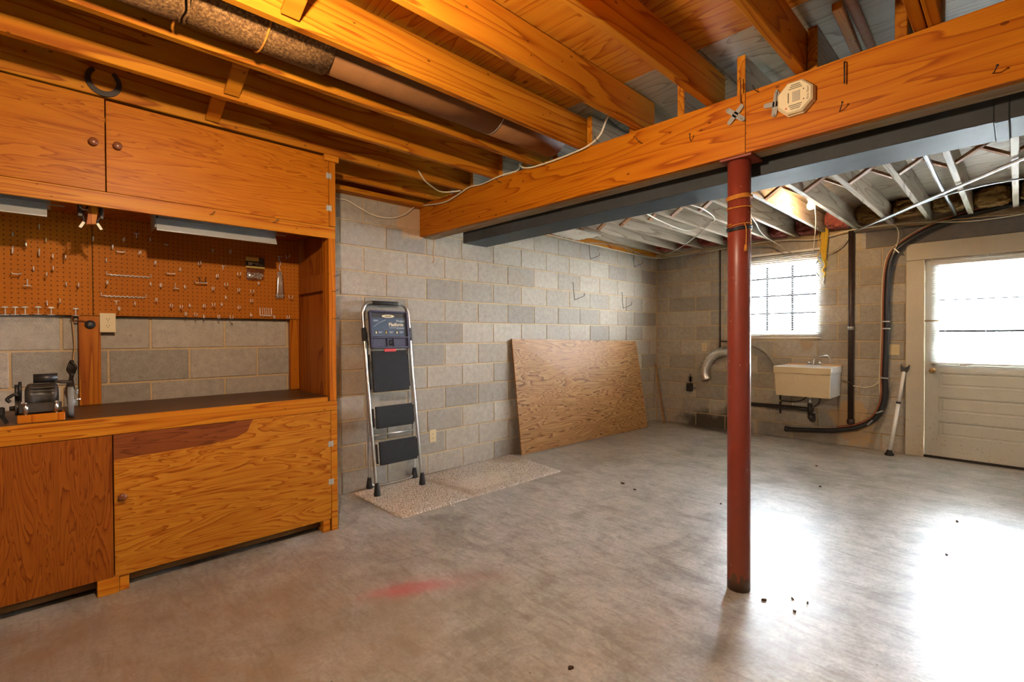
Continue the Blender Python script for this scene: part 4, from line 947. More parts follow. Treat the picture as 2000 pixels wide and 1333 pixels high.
rr_ = [(.062, 1.842, 1.26), (.05, 1.848, .9), (.042, 1.866, .12), (.042, 1.885, .045), (.044, 1.93, .022), (.046, 2.08, .018), (.044, 2.24, .022), (.042, 2.285, .045), (.042, 2.296, .12), (.05, 2.268, .9), (.062, 2.246, 1.26)]
B().tube(spline(rr_, 4), .0095, 10).tube([(.046, 1.857, .44), (.046, 2.282, .44)], .008, 10).done('rear_frame', 'steel', la)
for (x, y, h) in ((fx(0)-.002, 1.823, .10), (fx(0)-.002, 2.239, .10), (.042, 1.866, .09), (.042, 2.297, .09)):
    B().lathe([(0, .001), (.026, .001), (.027, .012), (.016, h*.9), (.014, h), (0, h)], (x, y, 0.012), (0, 0, 1), 14).done('foot', 'rubber', la)
nf = V((1, 0, .125)).normalized(); ud = V((-.125, 0, 1)).normalized(); sd = V((0, 1, 0))
def lp(y, z, off): return V((fx(z), y, z))+nf*off
def slab(y0, y1, z0, z1, o0, o1, name, m, par=la, bev=.004):
    c = (lp(y0, z0, o0)+lp(y1, z1, o1))/2
    return B().obb(c, sd*(y1-y0)/2, ud*((z1-z0)/2*1.008), nf*(o1-o0)/2, bev).done(name, m, par)
tr = slab(1.838, 2.188, 1.172, 1.470, .010, .030, 'tool_tray', 'navy', bev=.006)
B().obb(lp(2.013, 1.468, .036), sd*.172, ud*.008, nf*.012, .003).obb(lp(2.013, 1.172, .036), sd*.172, ud*.008, nf*.012, .003).obb(lp(1.843, 1.32, .036), sd*.009, ud*.15, nf*.012, .003).obb(lp(2.184, 1.32, .036), sd*.009, ud*.15, nf*.012, .003).obb(lp(2.013, 1.254, .036), sd*.172, ud*.007, nf*.012, .003).obb(lp(1.985, 1.212, .034), sd*.006, ud*.04, nf*.01, .002).obb(lp(2.045, 1.212, .034), sd*.006, ud*.04, nf*.01, .002).done('tray_ribs', 'navy', tr)
B().lathe([(0, 0), (.022, 0), (.022, .003), (0, .003)], lp(2.015, 1.212, .030), nf, 20).done('tray_hole', 'black', tr)
lb = B().obb(lp(2.013, 1.345, .0315), sd*.158, ud*.078, nf*.0012).done('label_sheet', 'label', tr)
B().obb(lp(2.013, 1.435, .0315), sd*.158, ud*.018, nf*.0012).done('label_photo', 'labeldark', tr)
pts = [(.058*math.cos(a), .013*math.sin(a)) for a in [2*math.pi*i/24 for i in range(24)]]
B().prism(pts, lp(2.008, 1.432, .0325), sd, ud, nf, .001).done('oval_logo', 'ink', tr)
pts2 = [(.046*math.cos(a), .0085*math.sin(a)) for a in [2*math.pi*i/24 for i in range(24)]]
text('logo_lettering', 'WERNER', .0145, lp(2.008, 1.432, .0345), sd, ud, 'inkb', tr, bold=.0005)
text('lettering', 'Project', .027, lp(2.122, 1.393, .0335), sd, ud, 'inkw', tr)
text('lettering', 'Platform', .040, lp(2.078, 1.362, .0335), sd, ud, 'ink', tr, bold=.0012)
text('lettering', '330/2', .020, lp(1.895, 1.394, .0335), sd, ud, 'inkw', tr)
B().obb(lp(2.085, 1.336, .0333), sd*.072, ud*.0012, nf*.0006).obb(lp(2.118, 1.329, .0333), sd*.036, ud*.0008, nf*.0006).tube(spline([lp(1.872, 1.342, .0333), lp(1.92, 1.375, .0333), lp(1.985, 1.402, .0333)], 5), .0012, 5).done('label_lines', 'inkw', tr)
for y, c in ((1.895, 'ink'), (1.985, 'cardy'), (2.085, 'ink')): B().obb(lp(y, 1.298, .0333), sd*.014, ud*.013, nf*.0008).done('tool_picture', 'labeldark', tr); B().obb(lp(y-.003, 1.296, .0345), sd*.006, ud*.009, nf*.0006, .0).done('tool_picture', c, tr)
for y in (1.93, 2.03, 2.125): B().obb(lp(y, 1.302, .0333), sd*.018, ud*.0014, nf*.0006).obb(lp(y-.004, 1.295, .0333), sd*.013, ud*.0012, nf*.0006).done('label_lines', 'inkw', tr)
for (y0, y1, z0, z1, nr) in ((1.842, 2.168, .816, 1.148, 24), (1.845, 2.185, .528, .702, 12), (1.856, 2.196, .240, .422, 12)):
    st = slab(y0, y1, z0, z1, .012, .030, 'step', 'tread', bev=.005)
    b = B()
    for i in range(nr):
        z = z0+(z1-z0)*(i+.7)/(nr+.4); b.obb(lp((y0+y1)/2, z, .031), sd*((y1-y0)/2-.018), ud*.0032, nf*.0016)
    b.done('tread_ribs', 'tread', st)
    for y in (y0-.015, y1+.012): B().obb(lp(y, (z0+z1)/2, .008), sd*.004, ud*(z1-z0)*.42, nf*.012, .001).done('step_bracket', 'iron', st)
slab(1.952, 2.060, 1.138, 1.162, .028, .040, 'latch', 'redp', bev=.003)
for y in (1.803, 2.222): B().obb(lp(y, 1.285, .0), sd*.016, ud*.055, nf*.017, .004).cyl(lp(y, 1.315, .016), lp(y, 1.315, .022), .006, n=10).cyl(lp(y, 1.25, .016), lp(y, 1.25, .022), .006, n=10).done('hinge_bracket', 'black', la)
for y in (1.802, 2.222): B().obb(lp(y, .94, .0135), sd*.008, ud*.045, nf*.0006).done('warning_sticker', 'white', la)

# ================================================================== rug, plywood, stick
ca, cb_, cc, cd_ = V((.045, 1.726, 0)), V((.785, 1.731, 0)), V((.806, 3.404, 0)), V((.012, 3.50, 0))
nu, nv = 60, 300; vs = []; fs = []
for j in range(nv+1):
    for i in range(nu+1):
        u, v = i/nu, j/nv; p = (ca*(1-u)+cb_*u)*(1-v)+(cd_*(1-u)+cc*u)*v
        ed = mnoise.noise(V((u*9, v*20, 3))); jx = .007*mnoise.noise(V((v*90, u*3, 1))) if i in (0, nu) else 0; jy = .007*mnoise.noise(V((u*60, v*3, 5))) if j in (0, nv) else 0
        z = .010+.005*math.sin(u*math.pi*30)*math.cos(v*math.pi*150)+.003*ed+.004*math.exp(-((v-.40-.06*u)/.012)**2)
        if i in (0, nu) or j in (0, nv): z = .001
        vs.append((p.x+jx, p.y+jy, max(.001, z)))
for j in range(nv):
    for i in range(nu): a = j*(nu+1)+i; fs.append((a, a+1, a+nu+2, a+nu+1))
rg = T('woven_rug', 'oatmeal coloured woven rag rug on the floor under the step ladder', 'rug', (.41, 2.58, 0))
B().add(vs, fs, True).done('weave', 'rug', rg)
B().tube(spline([(.79, 2.13, .006), (.81, 2.135, .006), (.83, 2.12, .005), (.84, 2.14, .005), (.85, 2.13, .005)], 4), .005, 6).done('loose_fringe', 'rug', rg)
p = [V((.122, 3.562, .004)), V((.225, 5.895, .004)), V((.030, 5.915, 1.182)), V((.030, 3.508, 1.236))]
th = V((.018, 0, .0013))
B().hexa([p[0]-th, p[1]-th, p[1], p[0], p[3]-th, p[2]-th, p[2], p[3]]).done('plywood_sheet', 'sheet', None, label='large plywood sheet with wavy brown grain leaning on the block wall', cat='plywood')
B().bar((.255, 6.285, .004), (.012, 6.47, .845), .022, .012, (0, 1, 0), .001).done('wood_lath', 'stick', None, label='thin wooden lath leaning in the corner of the two block walls', cat='stick')
# wire hooks on the left wall
wh = B().tube(spline([(0.001, -.006, .205), (.012, 0, .20), (.014, .003, .10), (.014, .02, .005), (.018, .03, .0), (.06, .14, .045), (.062, .15, .06), (.062, .152, .085)], 3), .0035, 6)
for me, y, z in ((0, 4.555, 1.706), (1, 5.60, 1.640), (2, 4.87, 2.235), (3, 5.88, 2.235)):
    if me == 0: whm = wh.mesh('wire_hook')
    o = put('wire_hanger', whm, 'wire', None, (.0, y, z))
    tag(o, 'bent black wire hook screwed to the open block wall' if me < 2 else 'bent black wire hook hanging at the top of the block wall under the joists', 'hook', 'lower wire hooks on the block wall' if me < 2 else 'upper wire hooks on the block wall')

# ================================================================== sink corner on the far wall
sk = T('laundry_sink', 'beige wall-hung laundry tub with a chrome faucet under the window', 'sink', (2.06, 6.28, .57))
x0, x1, y0, y1 = 1.775, 2.338, 6.06, FW-.008
def tubx(z): t = (z-.57)/(.905-.57); return x0+.016*(1-t), x1-.010*(1-t), y0+.012*(1-t)
a0, a1, b0 = tubx(.57); c0, c1, e0 = tubx(.83)
b = B(); th_ = .012
out_lo = [(a0, b0, .57), (a1, b0, .57), (a1, y1, .57), (a0, y1, .57)]; out_hi = [(c0, e0, .83), (c1, e0, .83), (c1, y1, .83), (c0, y1, .83)]
in_hi = [(c0+th_, e0+th_, .83), (c1-th_, e0+th_, .83), (c1-th_, y1-.07, .83), (c0+th_, y1-.07, .83)]; in_lo = [(a0+.03, b0+.03, .585), (a1-.03, b0+.03, .585), (a1-.03, y1-.08, .585), (a0+.03, y1-.08, .585)]
vs = out_lo+out_hi+in_hi+in_lo; fs = [(0, 1, 2, 3), (12, 15, 14, 13)]
for o_ in (0, 4, 8):
    for i in range(4): fs.append((o_+i, o_+(i+1) % 4, o_+4+(i+1) % 4, o_+4+i))
b.add(vs, fs).done('basin', 'sink', sk)
B().hexa([(a0+.001, b0-.003, .571), (a1-.004, b0-.003, .571), (a1-.004, b0+.002, .571), (a0+.001, b0+.002, .571), (c0+.001, e0-.003, .829), (c1-.004, e0-.003, .829), (c1-.004, e0+.002, .829), (c0+.001, e0+.002, .829)]).done('front_panel', 'sinkfront', sk)
rim = B()
for q0, q1, s0, s1 in [(x0-.006, x1+.006, y0-.006, y0+.022), (x0-.006, x0+.022, y0+.022, y1), (x1-.022, x1+.006, y0+.022, y1), (x0+.022, x1-.022, y1-.09, y1)]: rim.box(q0, q1, s0, s1, .83, .905, .003)
rim.done('rim', 'sink', sk)
B().box(x0-.006, x1+.001, y0-.0085, y0-.0055, .831, .900, .001).done('front_rim', 'sinkfront', sk)
MT['peach'] = plain('peach_strip', (.60, .38, .20), .5)
B().box(1.79, 2.02, FW-.03, FW-.005, .905, .920, .002).box(2.15, 2.352, FW-.03, FW-.005, .905, .920, .002).done('back_ledge', 'peach', sk)
fa = B().box(2.005, 2.160, 6.41, 6.455, .905, .920, .005).done('faucet', 'chrome', sk)
B().tube(spline([(2.082, 6.432, .918), (2.082, 6.43, .955), (2.092, 6.42, .985), (2.12, 6.40, 1.005), (2.18, 6.36, 1.022), (2.235, 6.32, 1.030), (2.262, 6.30, 1.022), (2.275, 6.292, .995), (2.276, 6.29, .975)], 5), .010, 12).done('spout', 'chrome', fa)
for x in (2.035, 2.142): B().lathe([(0, 0), (.012, 0), (.010, .012), (.016, .016), (.016, .038), (.012, .042), (0, .043)], (x, 6.432, .92), (0, 0, 1), 14).done('tap_handle', 'chrome', fa)
B().cyl((2.10, 6.22, .535), (2.10, 6.22, .57), .02, n=14).cyl((2.10, 6.22, .478), (2.10, 6.22, .54), .015, n=14).done('tailpiece', 'steel', sk)
dr_ = T('drain_pipe', 'black plastic drain trap and long waste pipe under the laundry tub', 'pipe', (1.8, 6.3, .28))
B().cyl((2.10, 6.22, .36), (2.10, 6.22, .482), .026, n=18).tube(spline([(2.10, 6.22, .37), (2.105, 6.225, .315), (2.115, 6.26, .288), (2.115, 6.30, .30), (2.10, 6.34, .345)], 5), .024, 14).lathe([(0, 0), (.03, 0), (.03, .03), (0, .03)], (2.105, 6.222, .315), (0, 0, 1), 16).done('trap', 'pvc', dr_)
B().tube([(2.10, 6.33, .395), (1.90, 6.38, .395), (1.45, 6.42, .385), (1.22, 6.46, .38)], .026, 16).done('waste_pipe', 'pvc', dr_)
cable('supply_tube', [(2.04, 6.40, .563), (1.98, 6.42, .50), (1.90, 6.44, .465), (1.80, 6.46, .455), (1.715, 6.47, .458)], .006, 'vent', 'thin brown supply tube curving under the laundry tub', 'tube')
cable('supply_tube', [(2.15, 6.40, .563), (2.148, 6.42, .50), (2.12, 6.44, .45), (2.07, 6.46, .415)], .006, 'vent', 'short brown supply tube dropping beside the drain trap', 'tube')
sv = T('supply_pipe', 'short dark riser pipe with a valve below the left end of the tub', 'pipe', (1.71, 6.46, .30))
B().cyl((1.71, 6.475, .30), (1.71, 6.475, .56), .011, n=12).done('riser', 'vent', sv); B().lathe([(0, 0), (.015, .002), (.015, .03), (0, .032)], (1.71, 6.475, .44), (0, 0, 1), 12).cyl((1.71, 6.475, .455), (1.71, 6.44, .455), .006, n=8).done('valve', 'brass', sv)
# vent pipe
vp = T('vent_pipe', 'tall dark iron vent pipe on the far wall between the sink and the cable bundle', 'pipe', (2.437, 6.462, .27))
B().cyl((2.437, 6.462, .27), (2.437, 6.462, 2.44), .028, n=18).done('pipe', 'vent', vp)
B().lathe([(0, 0), (.036, 0), (.038, .02), (.034, .05), (.029, .055)], (2.437, 6.462, .265), (0, 0, 1), 18).lathe([(.0, 0), (.03, 0), (.03, .05), (0, .05)], (2.437, 6.462, .30), (0, 1, 0), 14).done('elbow_fitting', 'vent', vp)
B().lathe([(.0285, 0), (.0305, .002), (.0305, .034), (.0285, .036)], (2.437, 6.462, 1.32), (0, 0, 1), 18).done('pipe_tag', 'galv', vp)
B().cyl((2.437, 6.432, .735), (2.37, 6.40, .742), .006, n=10).lathe([(0, 0), (.012, .002), (.012, .02), (0, .022)], (2.40, 6.414, .738), (-1, -.4, 0), 10).tube(ringpts(.014, (2.372, 6.40, .752)), .004, 6, closed=True).done('tap_valve', 'brass', vp)
# cable bundle
bpts = [(3.95, 6.43, 2.50), (3.74, 6.44, 2.475), (3.48, 6.45, 2.445), (3.281, 6.46, 2.405), (3.058, 6.46, 2.316), (2.883, 6.46, 2.201), (2.807, 6.46, 2.100), (2.772, 6.46, 1.922), (2.760, 6.46, 1.644), (2.758, 6.46, 1.315), (2.752, 6.46, 1.081), (2.745, 6.46, .823), (2.747, 6.46, .617), (2.715, 6.46, .458), (2.642, 6.46, .330), (2.503, 6.46, .235), (2.323, 6.46, .178), (2.133, 6.46, .150), (1.90, 6.46, .125), (1.80, 6.462, .118)]
bu = T('cable_bundle', 'thick black hose strapped to cables sweeping down the far wall into a J-curve', 'hose', (2.6, 6.46, .1))
B().tube(spline(bpts, 6), .026, 14).lathe([(0, 0), (.034, 0), (.034, .03), (0, .03)], (1.80, 6.462, .118), (-1, 0, .05), 16).done('hose', 'hose', bu)
for i, (off, mm, rad) in enumerate((((-.033, -.006), 'cable_r', .0085), ((-.046, .006), 'cable_w', .006), ((-.036, .012), 'black', .008))):
    q = spline(bpts[2:17] if i != 1 else bpts[3:13], 5); out = []
    for j, pnt in enumerate(q):
        d = (q[min(j+1, len(q)-1)]-q[max(j-1, 0)]).normalized(); s = d.cross(V((0, 1, 0)))
        out.append(pnt + s*off[0] + V((0, off[1]-.008, 0)))
    B().tube(out, rad, 7).done('cable', mm, bu)
for (x, z, ang) in ((2.842, 2.150, .9), (2.757, 1.405, 0), (2.757, 1.33, 0), (2.745, .80, .1), (2.700, .43, -.5), (2.62, .305, -.9)):
    d = V((math.cos(ang), 0, -math.sin(ang))); B().obb((x+.010*0, 6.448, z), d*.036, (V((0, 1, 0)))*.032, d.cross(V((0, 1, 0)))*.008, .003).done('strap', 'galv', bu)
cable('branch_cable', [(2.46, 6.455, .695), (2.50, 6.46, .688), (2.57, 6.46, .682), (2.64, 6.46, .705), (2.69, 6.46, .75), (2.715, 6.455, .80)], .006, 'cable_w', 'pale branch cable drooping from the hose bundle to the vent pipe', 'cable')
for (x, z) in ((2.578, .36), (2.615, .285)): B().lathe([(0, 0), (.009, .001), (.006, .012), (0, .014)], (x, FW-.002, z), (0, -1, 0), 8).done('wall_anchor', 'white', None, label='small white anchor plug in the far wall beside the hose curve', cat='anchor', group='anchor plugs by the hose')
sw = T('light_switch', 'beige double switch plate on the far wall beside the door casing', 'switch', (2.812, FW, 1.045))
B().box(2.764, 2.860, FW-.006, FW, 1.046, 1.160, .002).done('cover_plate', 'ivory', sw)
for x in (2.788, 2.835): B().box(x-.004, x+.004, FW-.014, FW-.006, 1.095, 1.115, .001).done('toggle', 'ivory', sw)
# door security bar
sb = T('security_bar', 'white door security bar with a black forked head leaning beside the door casing', 'security bar', (2.81, 6.33, 0))
pa, pb = V((2.806, 6.33, .02)), V((2.903, 6.468, .875)); dd = (pb-pa).normalized(); pm = pa+(pb-pa)*.615
B().tube([pa+dd*.03, pm], .0185, 18).done('lower_tube', 'whitetube', sb); B().tube([pm, pb], .0155, 18).done('upper_tube', 'whitetube', sb)
B().tube([pm-dd*.008, pm+dd*.012], .0205, 18).done('adjusting_ring', 'black', sb)
B().lathe([(0, .0), (.040, .0), (.040, .016), (.028, .030), (.022, .055), (0, .056)], (2.804, 6.327, .0), (.0, 0, 1), 20).done('rubber_foot', 'rubber', sb)
e = V((1, 0, -.1)).normalized()
B().prism([(-.022, 0), (.022, 0), (.034, .035), (.036, .085), (.020, .060), (0, .050), (-.020, .060), (-.036, .085), (-.034, .035)], pb-dd*.005-V((0, .010, 0)), e, dd, e.cross(dd), -.022).done('forked_head', 'black', sb)
# foil hose, grey hose, thin pipe, black box
fp = spline([(.800, 6.44, .655), (.778, 6.44, .73), (.785, 6.44, .815), (.845, 6.44, .94), (.942, 6.44, 1.02), (1.052, 6.445, 1.052), (1.16, 6.46, 1.06), (1.24, 6.50, 1.05)], 5)
rad = [.058+(.008 if i % 2 else -.008) for i in range(len(fp))]
B().tube(fp, .058, 20, radii=rad).done('foil_hose', 'foil', None, label='crinkled silver foil dryer hose curving out of the far wall behind the red column', cat='hose')
B().tube(spline([(1.16, 6.47, 1.16), (1.36, 6.46, 1.137), (1.485, 6.455, 1.092), (1.591, 6.45, 1.0), (1.66, 6.45, .88), (1.70, 6.46, .76)], 6), .022, 12).done('grey_hose', 'conduit', None, label='dull grey hose arching down behind the laundry tub', cat='hose')
tp = T('thin_conduit', 'thin dark vertical conduit on the far wall beside the red column', 'conduit', (.961, 6.50, 1.08))
B().tube([(.961, 6.497, 1.085), (.961, 6.497, 2.41)], .009, 10).done('riser', 'vent', tp); B().tube([(.961, 6.497, 1.187), (1.16, 6.497, 1.18)], .008, 10).done('branch', 'vent', tp)
bx = T('black_wall_box', 'small black electrical box with a grey scar on the far wall near the floor', 'electrical box', (.535, FW, .47))
B().box(.494, .577, FW-.05, FW, .474, .588, .006).done('box', 'black', bx); B().box(.505, .566, FW-.054, FW-.05, .49, .572, .003).done('cover', 'black', bx)
B().box(.55, .625, FW-.001, FW+.001, .50, .54).box(.50, .575, FW-.001, FW+.001, .61, .68).box(.52, .55, FW-.001, FW+.001, .59, .72).done('cement_patch', 'lintel', bx)

# ================================================================== far ceiling services
def lamp(nm, label, c, m, plate_z, cord=None):
    t = T(nm, label, 'light', (c[0], c[1], c[2]-.06))
    B().lathe([(0, 0), (.055, 0), (.055, -.012), (.03, -.020), (.024, -.050), (.020, -.052), (0, -.052)], (c[0], c[1], plate_z), (0, 0, 1), 24).done('porcelain_holder', 'white', t)
    B().box(c[0]-.045, c[0]+.045, c[1]-.045, c[1]+.045, plate_z, SZ if plate_z > 2.45 else plate_z+.05, .003).done('junction_box', 'galv', t)
    h = plate_z-.052
    B().lathe([(.0, h-c[2]), (.013, h-c[2]), (.014, .048), (.022, .032), (.030, .008), (.030, -.006), (.026, -.018), (.016, -.027), (0, -.030)], c, (0, 0, 1), 20).done('bulb', m, t)
    if cord: B().tube(spline(cord, 4), .003, 6).done('pull_cord', 'white', t)
    return t
lamp('ceiling_bulb', 'lit bare bulb in a white porcelain holder between the pale joists', (2.415, 5.02, 2.445), 'bulb_far', 2.548, [(2.44, 5.02, 2.50), (2.45, 5.02, 2.40), (2.452, 5.03, 2.30), (2.445, 5.03, 2.15), (2.43, 5.03, 2.02)])
lamp('ceiling_bulb', 'lit bare bulb hanging below the amber joists over the workbench side', (2.60, .36, 2.235), 'bulb_near', 2.345, None)
B().box(2.56, 2.66, .31, .41, 2.395, 2.432, .002).done('lamp_block', 'joist', None, label='small wooden block fixed to the amber joist above the hanging bulb', cat='block')
lamp('ceiling_bulb', 'added unseen fill bulb between the pale joists on the far side of the door', (5.36, 4.60, 2.47), 'fill_side', 2.585, None)  # added fill bulb out of view, brightens the far wall
lamp('ceiling_bulb', 'added unseen fill bulb below the amber joists beside the front wall', (4.92, -1.55, 2.235), 'fill_rear', 2.345, None)  # added fill bulb behind the camera, out of view
B().box(4.87, 4.97, -1.60, -1.50, 2.395, 2.432, .002).done('lamp_block', 'joist', None, label='small wooden block added to carry the unseen fill bulb beside the front wall', cat='block')  # mount added for the rear fill bulb
cable('bulb_cable', [(2.46, 5.12, 2.60), (2.48, 5.2, 2.53), (2.46, 5.38, 2.505), (2.455, 5.8, 2.505), (2.46, 6.2, 2.48), (2.56, 6.42, 2.44)], .006, 'cable_w', 'white cable clipped along a pale joist from the lit bulb to the far wall', 'cable')
cable('steel_conduit', [(4.6, 3.34, 2.41), (3.747, 4.564, 2.41), (3.488, 4.94, 2.41), (2.56, 6.30, 2.41), (2.50, 6.39, 2.41)], .0115, 'galv', 'bright steel conduit running slantwise under the pale joists', 'conduit', n=10)
cable('armoured_cable', [(4.5, 5.25, 2.418), (3.75, 5.19, 2.418), (3.50, 5.22, 2.418), (3.2, 5.45, 2.418), (2.75, 6.1, 2.415)], .007, 'galv', 'thinner grey armoured cable beside the slanting steel conduit', 'cable', n=8)
B().tube(spline([(3.29, 2.95, 2.50), (3.29, 4.2, 2.48), (3.285, 5.27, 2.475), (3.29, 6.2, 2.47), (3.295, 6.42, 2.44)], 4), .014, 12).done('water_pipe', 'galv', None, label='galvanised water pipe running between two pale joists to the far wall', cat='pipe')
B().tube([(3.16, 4.0, 2.60), (3.18, 4.82, 2.60)], .016, 12).done('pipe_stub', 'galv', None, label='short galvanised pipe stub tucked up beside the crossed bridging', cat='pipe')
cable('ceiling_cable', [(1.3, 4.06, 2.42), (1.25, 4.38, 2.42), (1.19, 4.9, 2.425), (1.25, 5.07, 2.42), (1.45, 4.92, 2.42), (1.62, 4.82, 2.43), (1.73, 4.36, 2.425), (1.73, 4.04, 2.42)], .006, 'cable_w', 'white cable looping under the pale joists behind the red column', 'cable')
cable('ceiling_cable', [(1.6, 4.84, 2.43), (1.17, 5.38, 2.42), (.62, 5.99, 2.41), (.25, 6.33, 2.41)], .005, 'cable_g', 'grey cable stretched diagonally under the pale joists into the corner', 'cable')
cable('corner_cable', [(.03, 5.60, 2.47), (.03, 5.94, 2.34), (.03, 6.22, 2.235), (.05, 6.44, 2.20), (.12, 6.48, 2.195), (.27, 6.485, 2.18), (.40, 6.485, 2.20), (.54, 6.485, 2.30), (.65, 6.48, 2.36), (.82, 6.48, 2.385), (1.05, 6.47, 2.43)], .005, 'cable_o', 'tan cable drooping across the wall corner under the joists', 'cable')
cable('corner_cable', [(.03, 5.85, 2.42), (.03, 6.12, 2.20), (.03, 6.31, 2.125), (.05, 6.45, 2.11), (.12, 6.485, 2.115), (.21, 6.485, 2.13), (.33, 6.485, 2.175), (.47, 6.48, 2.30), (.6, 6.47, 2.44)], .0026, 'cable_g', 'thin grey wire sagging lowest across the wall corner', 'cable')
cable('wall_top_cable', [(.05, 3.6, 2.42), (.05, 4.61, 2.405), (.05, 5.08, 2.402), (.05, 5.42, 2.395), (.05, 5.99, 2.39), (.06, 6.30, 2.39), (.2, 6.45, 2.395), (.6, 6.46, 2.40), (1.37, 6.45, 2.43), (1.76, 6.45, 2.42), (2.11, 6.45, 2.38), (2.45, 6.40, 2.425), (2.96, 6.43, 2.42), (3.48, 6.44, 2.36), (4.2, 6.45, 2.40)], .0065, 'cable_w', 'cream cable running along the tops of both block walls', 'cable')
cable('wall_top_cable', [(.08, 4.7, 2.40), (.08, 5.1, 2.44), (.08, 5.38, 2.45), (.08, 5.63, 2.445), (.08, 5.86, 2.41), (.14, 6.2, 2.38), (.4, 6.43, 2.385), (.9, 6.44, 2.42), (1.3, 6.44, 2.45)], .0055, 'cable_g', 'grey cable bunched along the top of the wall in the far corner', 'cable')
cable('wall_top_cable', [(2.45, 6.43, 2.44), (2.75, 6.42, 2.435), (3.05, 6.42, 2.395), (3.33, 6.42, 2.395), (3.8, 6.42, 2.37), (4.3, 6.42, 2.36)], .006, 'cable_o', 'tan cable running along the wall top above the door', 'cable')
cable('loop_cable', [(2.78, 6.42, 2.44), (2.84, 6.41, 2.40), (2.86, 6.41, 2.32), (2.845, 6.43, 2.22), (2.81, 6.44, 2.12)], .0055, 'cable_w', 'pale cable curling down from the wall top into the hose bundle', 'cable')
cable('clothes_line', [(1.93, 4.86, 2.43), (1.87, 5.21, 2.42), (1.76, 5.63, 2.425), (1.70, 6.0, 2.41), (1.73, 6.3, 2.36), (1.84, 6.32, 2.26), (1.95, 6.34, 2.195), (2.06, 6.40, 2.17), (2.16, 6.43, 2.185), (2.25, 6.43, 2.21), (2.35, 6.43, 2.27), (2.415, 6.43, 2.36)], .007, 'string', 'grey knotted clothes line drooping across the top of the window blind', 'rope')
yr = T('yellow_rope', 'hank of yellow rope hanging from the joist beside the window blind', 'rope', (2.19, 6.40, 1.95))
bb = B()
for i in range(12):
    a = i*.52; x = 2.197+.030*math.cos(a); y = 6.39+.026*math.sin(a); bb.tube(spline([(x-.012, y, 2.56), (x, y, 2.42), (2.19+.024*math.cos(a), 6.39+.02*math.sin(a), 2.25), (x*.5+1.095, y, 2.12+.02*math.sin(i))], 4), .0075, 6)
bb.done('hank', 'yellow', yr)
B().tube(spline([(2.18, 6.40, 2.15), (2.20, 6.40, 2.06), (2.175, 6.40, 2.01), (2.20, 6.40, 1.97), (2.185, 6.40, 1.93)], 5), .009, 8).tube(spline([(2.205, 6.40, 2.13), (2.225, 6.40, 2.07), (2.20, 6.40, 2.03)], 4), .0045, 6).tube(spline([(2.15, 6.39, 2.52), (2.14, 6.385, 2.36), (2.155, 6.385, 2.24), (2.125, 6.385, 2.16), (2.16, 6.39, 2.08)], 5), .004, 6).done('loose_end', 'yellow', yr)
hk = B().tube(spline([(2.185, 6.40, 1.93), (2.19, 6.40, 1.90), (2.175, 6.40, 1.87), (2.19, 6.40, 1.85)], 4), .004, 6).done('end_hook', 'steel', yr)
B().tube(spline([(2.12, 6.462, 2.14), (2.08, 6.455, 2.06), (2.10, 6.455, 2.0), (2.125, 6.462, 1.95)], 3), .005, 6).done('cord_clip', 'iron', None, label='dark zigzag cord clip hanging against the lit window blind', cat='clip')
# insulation batts in the far joist bays
def batt(x0, x1, z0, z1, m, label, grp, d=.20):
    bm = bmesh.new(); bmesh.ops.create_icosphere(bm, subdivisions=4, radius=1)
    s = random.uniform(0, 50); c = V(((x0+x1)/2, FW-.02-d/2, (z0+z1)/2)); sc = V(((x1-x0)/2, d/2, (z1-z0)/2))
    for v in bm.verts:
        p = v.co.copy(); p = V([math.copysign(abs(t)**.6, t) for t in p]); n = mnoise.noise(p*2.2+V((s, 0, 0)))*.45+mnoise.noise(p*6+V((s, 3, 0)))*.28+mnoise.noise(p*14+V((s, 3, 7)))*.16
        v.co = V((c.x+p.x*sc.x, min(FW-.012, c.y+p.y*sc.y*(1+n)), max(z0, c.z+p.z*sc.z*(1+n*.8))))
    me = bpy.data.meshes.new('insulation_batt'); bm.to_mesh(me); bm.free(); me.transform(Matrix.Translation(-V((c.x, c.y, z0))))
    for p in me.polygons: p.use_smooth = True
    o = put('insulation_batt', me, m, None, (c.x, c.y, z0)); tag(o, label, 'insulation', grp)
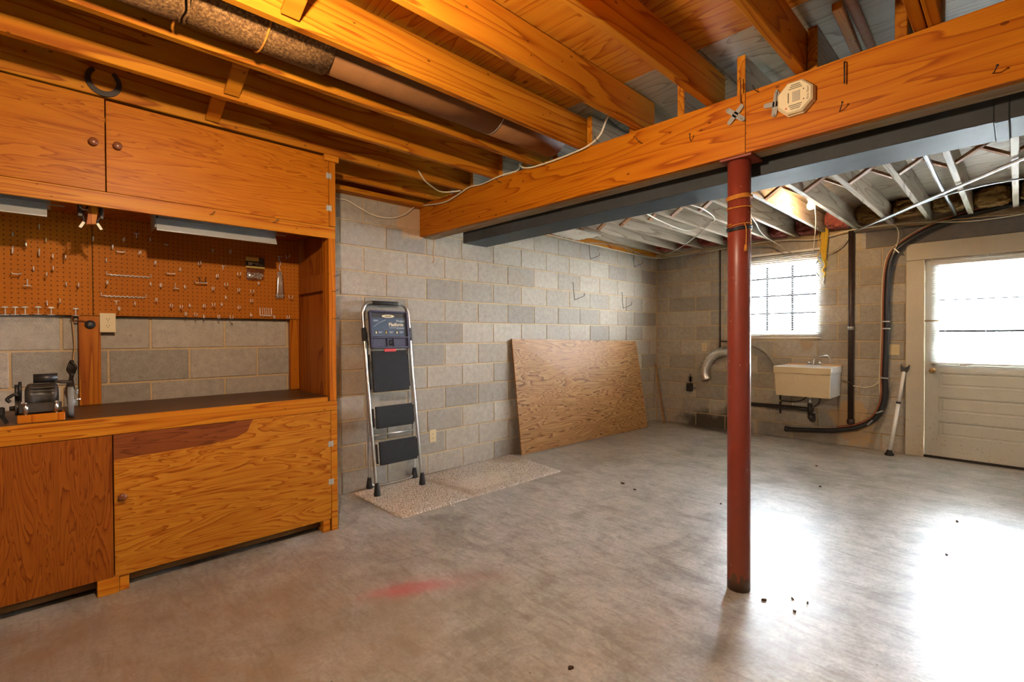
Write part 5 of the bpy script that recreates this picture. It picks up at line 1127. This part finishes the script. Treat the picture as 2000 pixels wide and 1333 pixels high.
for i, (a, b_) in enumerate(zip(FJ, FJ[1:])):
    if a > 4.2: break
    pink = a < 2.4
    batt(a+.042, b_-.003, zj(a)+random.uniform(.005, .05), 2.64, 'pinkins' if pink else 'yelins', 'torn pink insulation batt stuffed between pale joists at the far wall' if pink else 'ragged yellow insulation batt stuffed between pale joists over the door', 'pink insulation batts' if pink else 'yellow insulation batts', random.uniform(.22, .34))
fd = B(); n1, n2 = 14, 10; vs = []
for side in (0, 1):
    for j in range(n2+1):
        for i in range(n1+1):
            u, v = i/n1, j/n2; x = .06+.34*u; y = 4.10+.50*v; e = min(u, 1-u, v, 1-v)
            z = 2.43+.03*min(1, e*5)*(-1 if side == 0 else 1)+.018*mnoise.noise(V((x*22, y*22, side*5)))
            vs.append((x, y, z if e > 0 else 2.43+.01*mnoise.noise(V((x*22, y*22, 0)))))
nn = (n1+1)*(n2+1); fs = []
for side in (0, 1):
    for j in range(n2):
        for i in range(n1): q = side*nn+j*(n1+1)+i; fs.append((q, q+1, q+n1+2, q+n1+1))
fd.add(vs, fs).done('foil_insulation', 'foil', None, label='crumpled silver foil pack tucked under the pale joists behind the duct end', cat='foil')

# ================================================================== floor litter
def litter(loc, s, m, label, grp):
    b = B(); n = 9; top = []; bot = []
    for i in range(n):
        a = 2*math.pi*i/n; r = s*(.6+.6*random.random()); x, y = r*math.cos(a), r*.55*math.sin(a); top.append((x, y, .004+.006*random.random())); bot.append((x*.9, y*.9, .0005))
    b.add(top+bot+[(0, 0, .008)], [(i, (i+1) % n, n+(i+1) % n, n+i) for i in range(n)]+[((i+1) % n, i, 2*n) for i in range(n)]+[tuple(range(n, 2*n))])
    me = b.mesh('dry_leaf'); o = put('dry_leaf', me, m, None, (loc[0], loc[1], 0.0)); o.rotation_euler = (0, 0, random.uniform(0, 6)); tag(o, label, 'leaf', grp)
for (x, y, s) in ((1.41, 3.5, .025), (2.56, 1.41, .016), (1.57, 3.43, .016), (2.90, 2.44, .012), (3.45, 3.7, .012), (3.45, 4.4, .014), (2.6, 4.6, .014), (2.2, 3.6, .010), (2.99, 2.55, .008), (3.03, 2.44, .007), (3.05, 2.56, .007), (2.4, 5.3, .012)):
    litter((x, y), s, 'leaf', 'small dark crumpled leaf scrap lying on the concrete floor', 'leaf scraps on the floor')
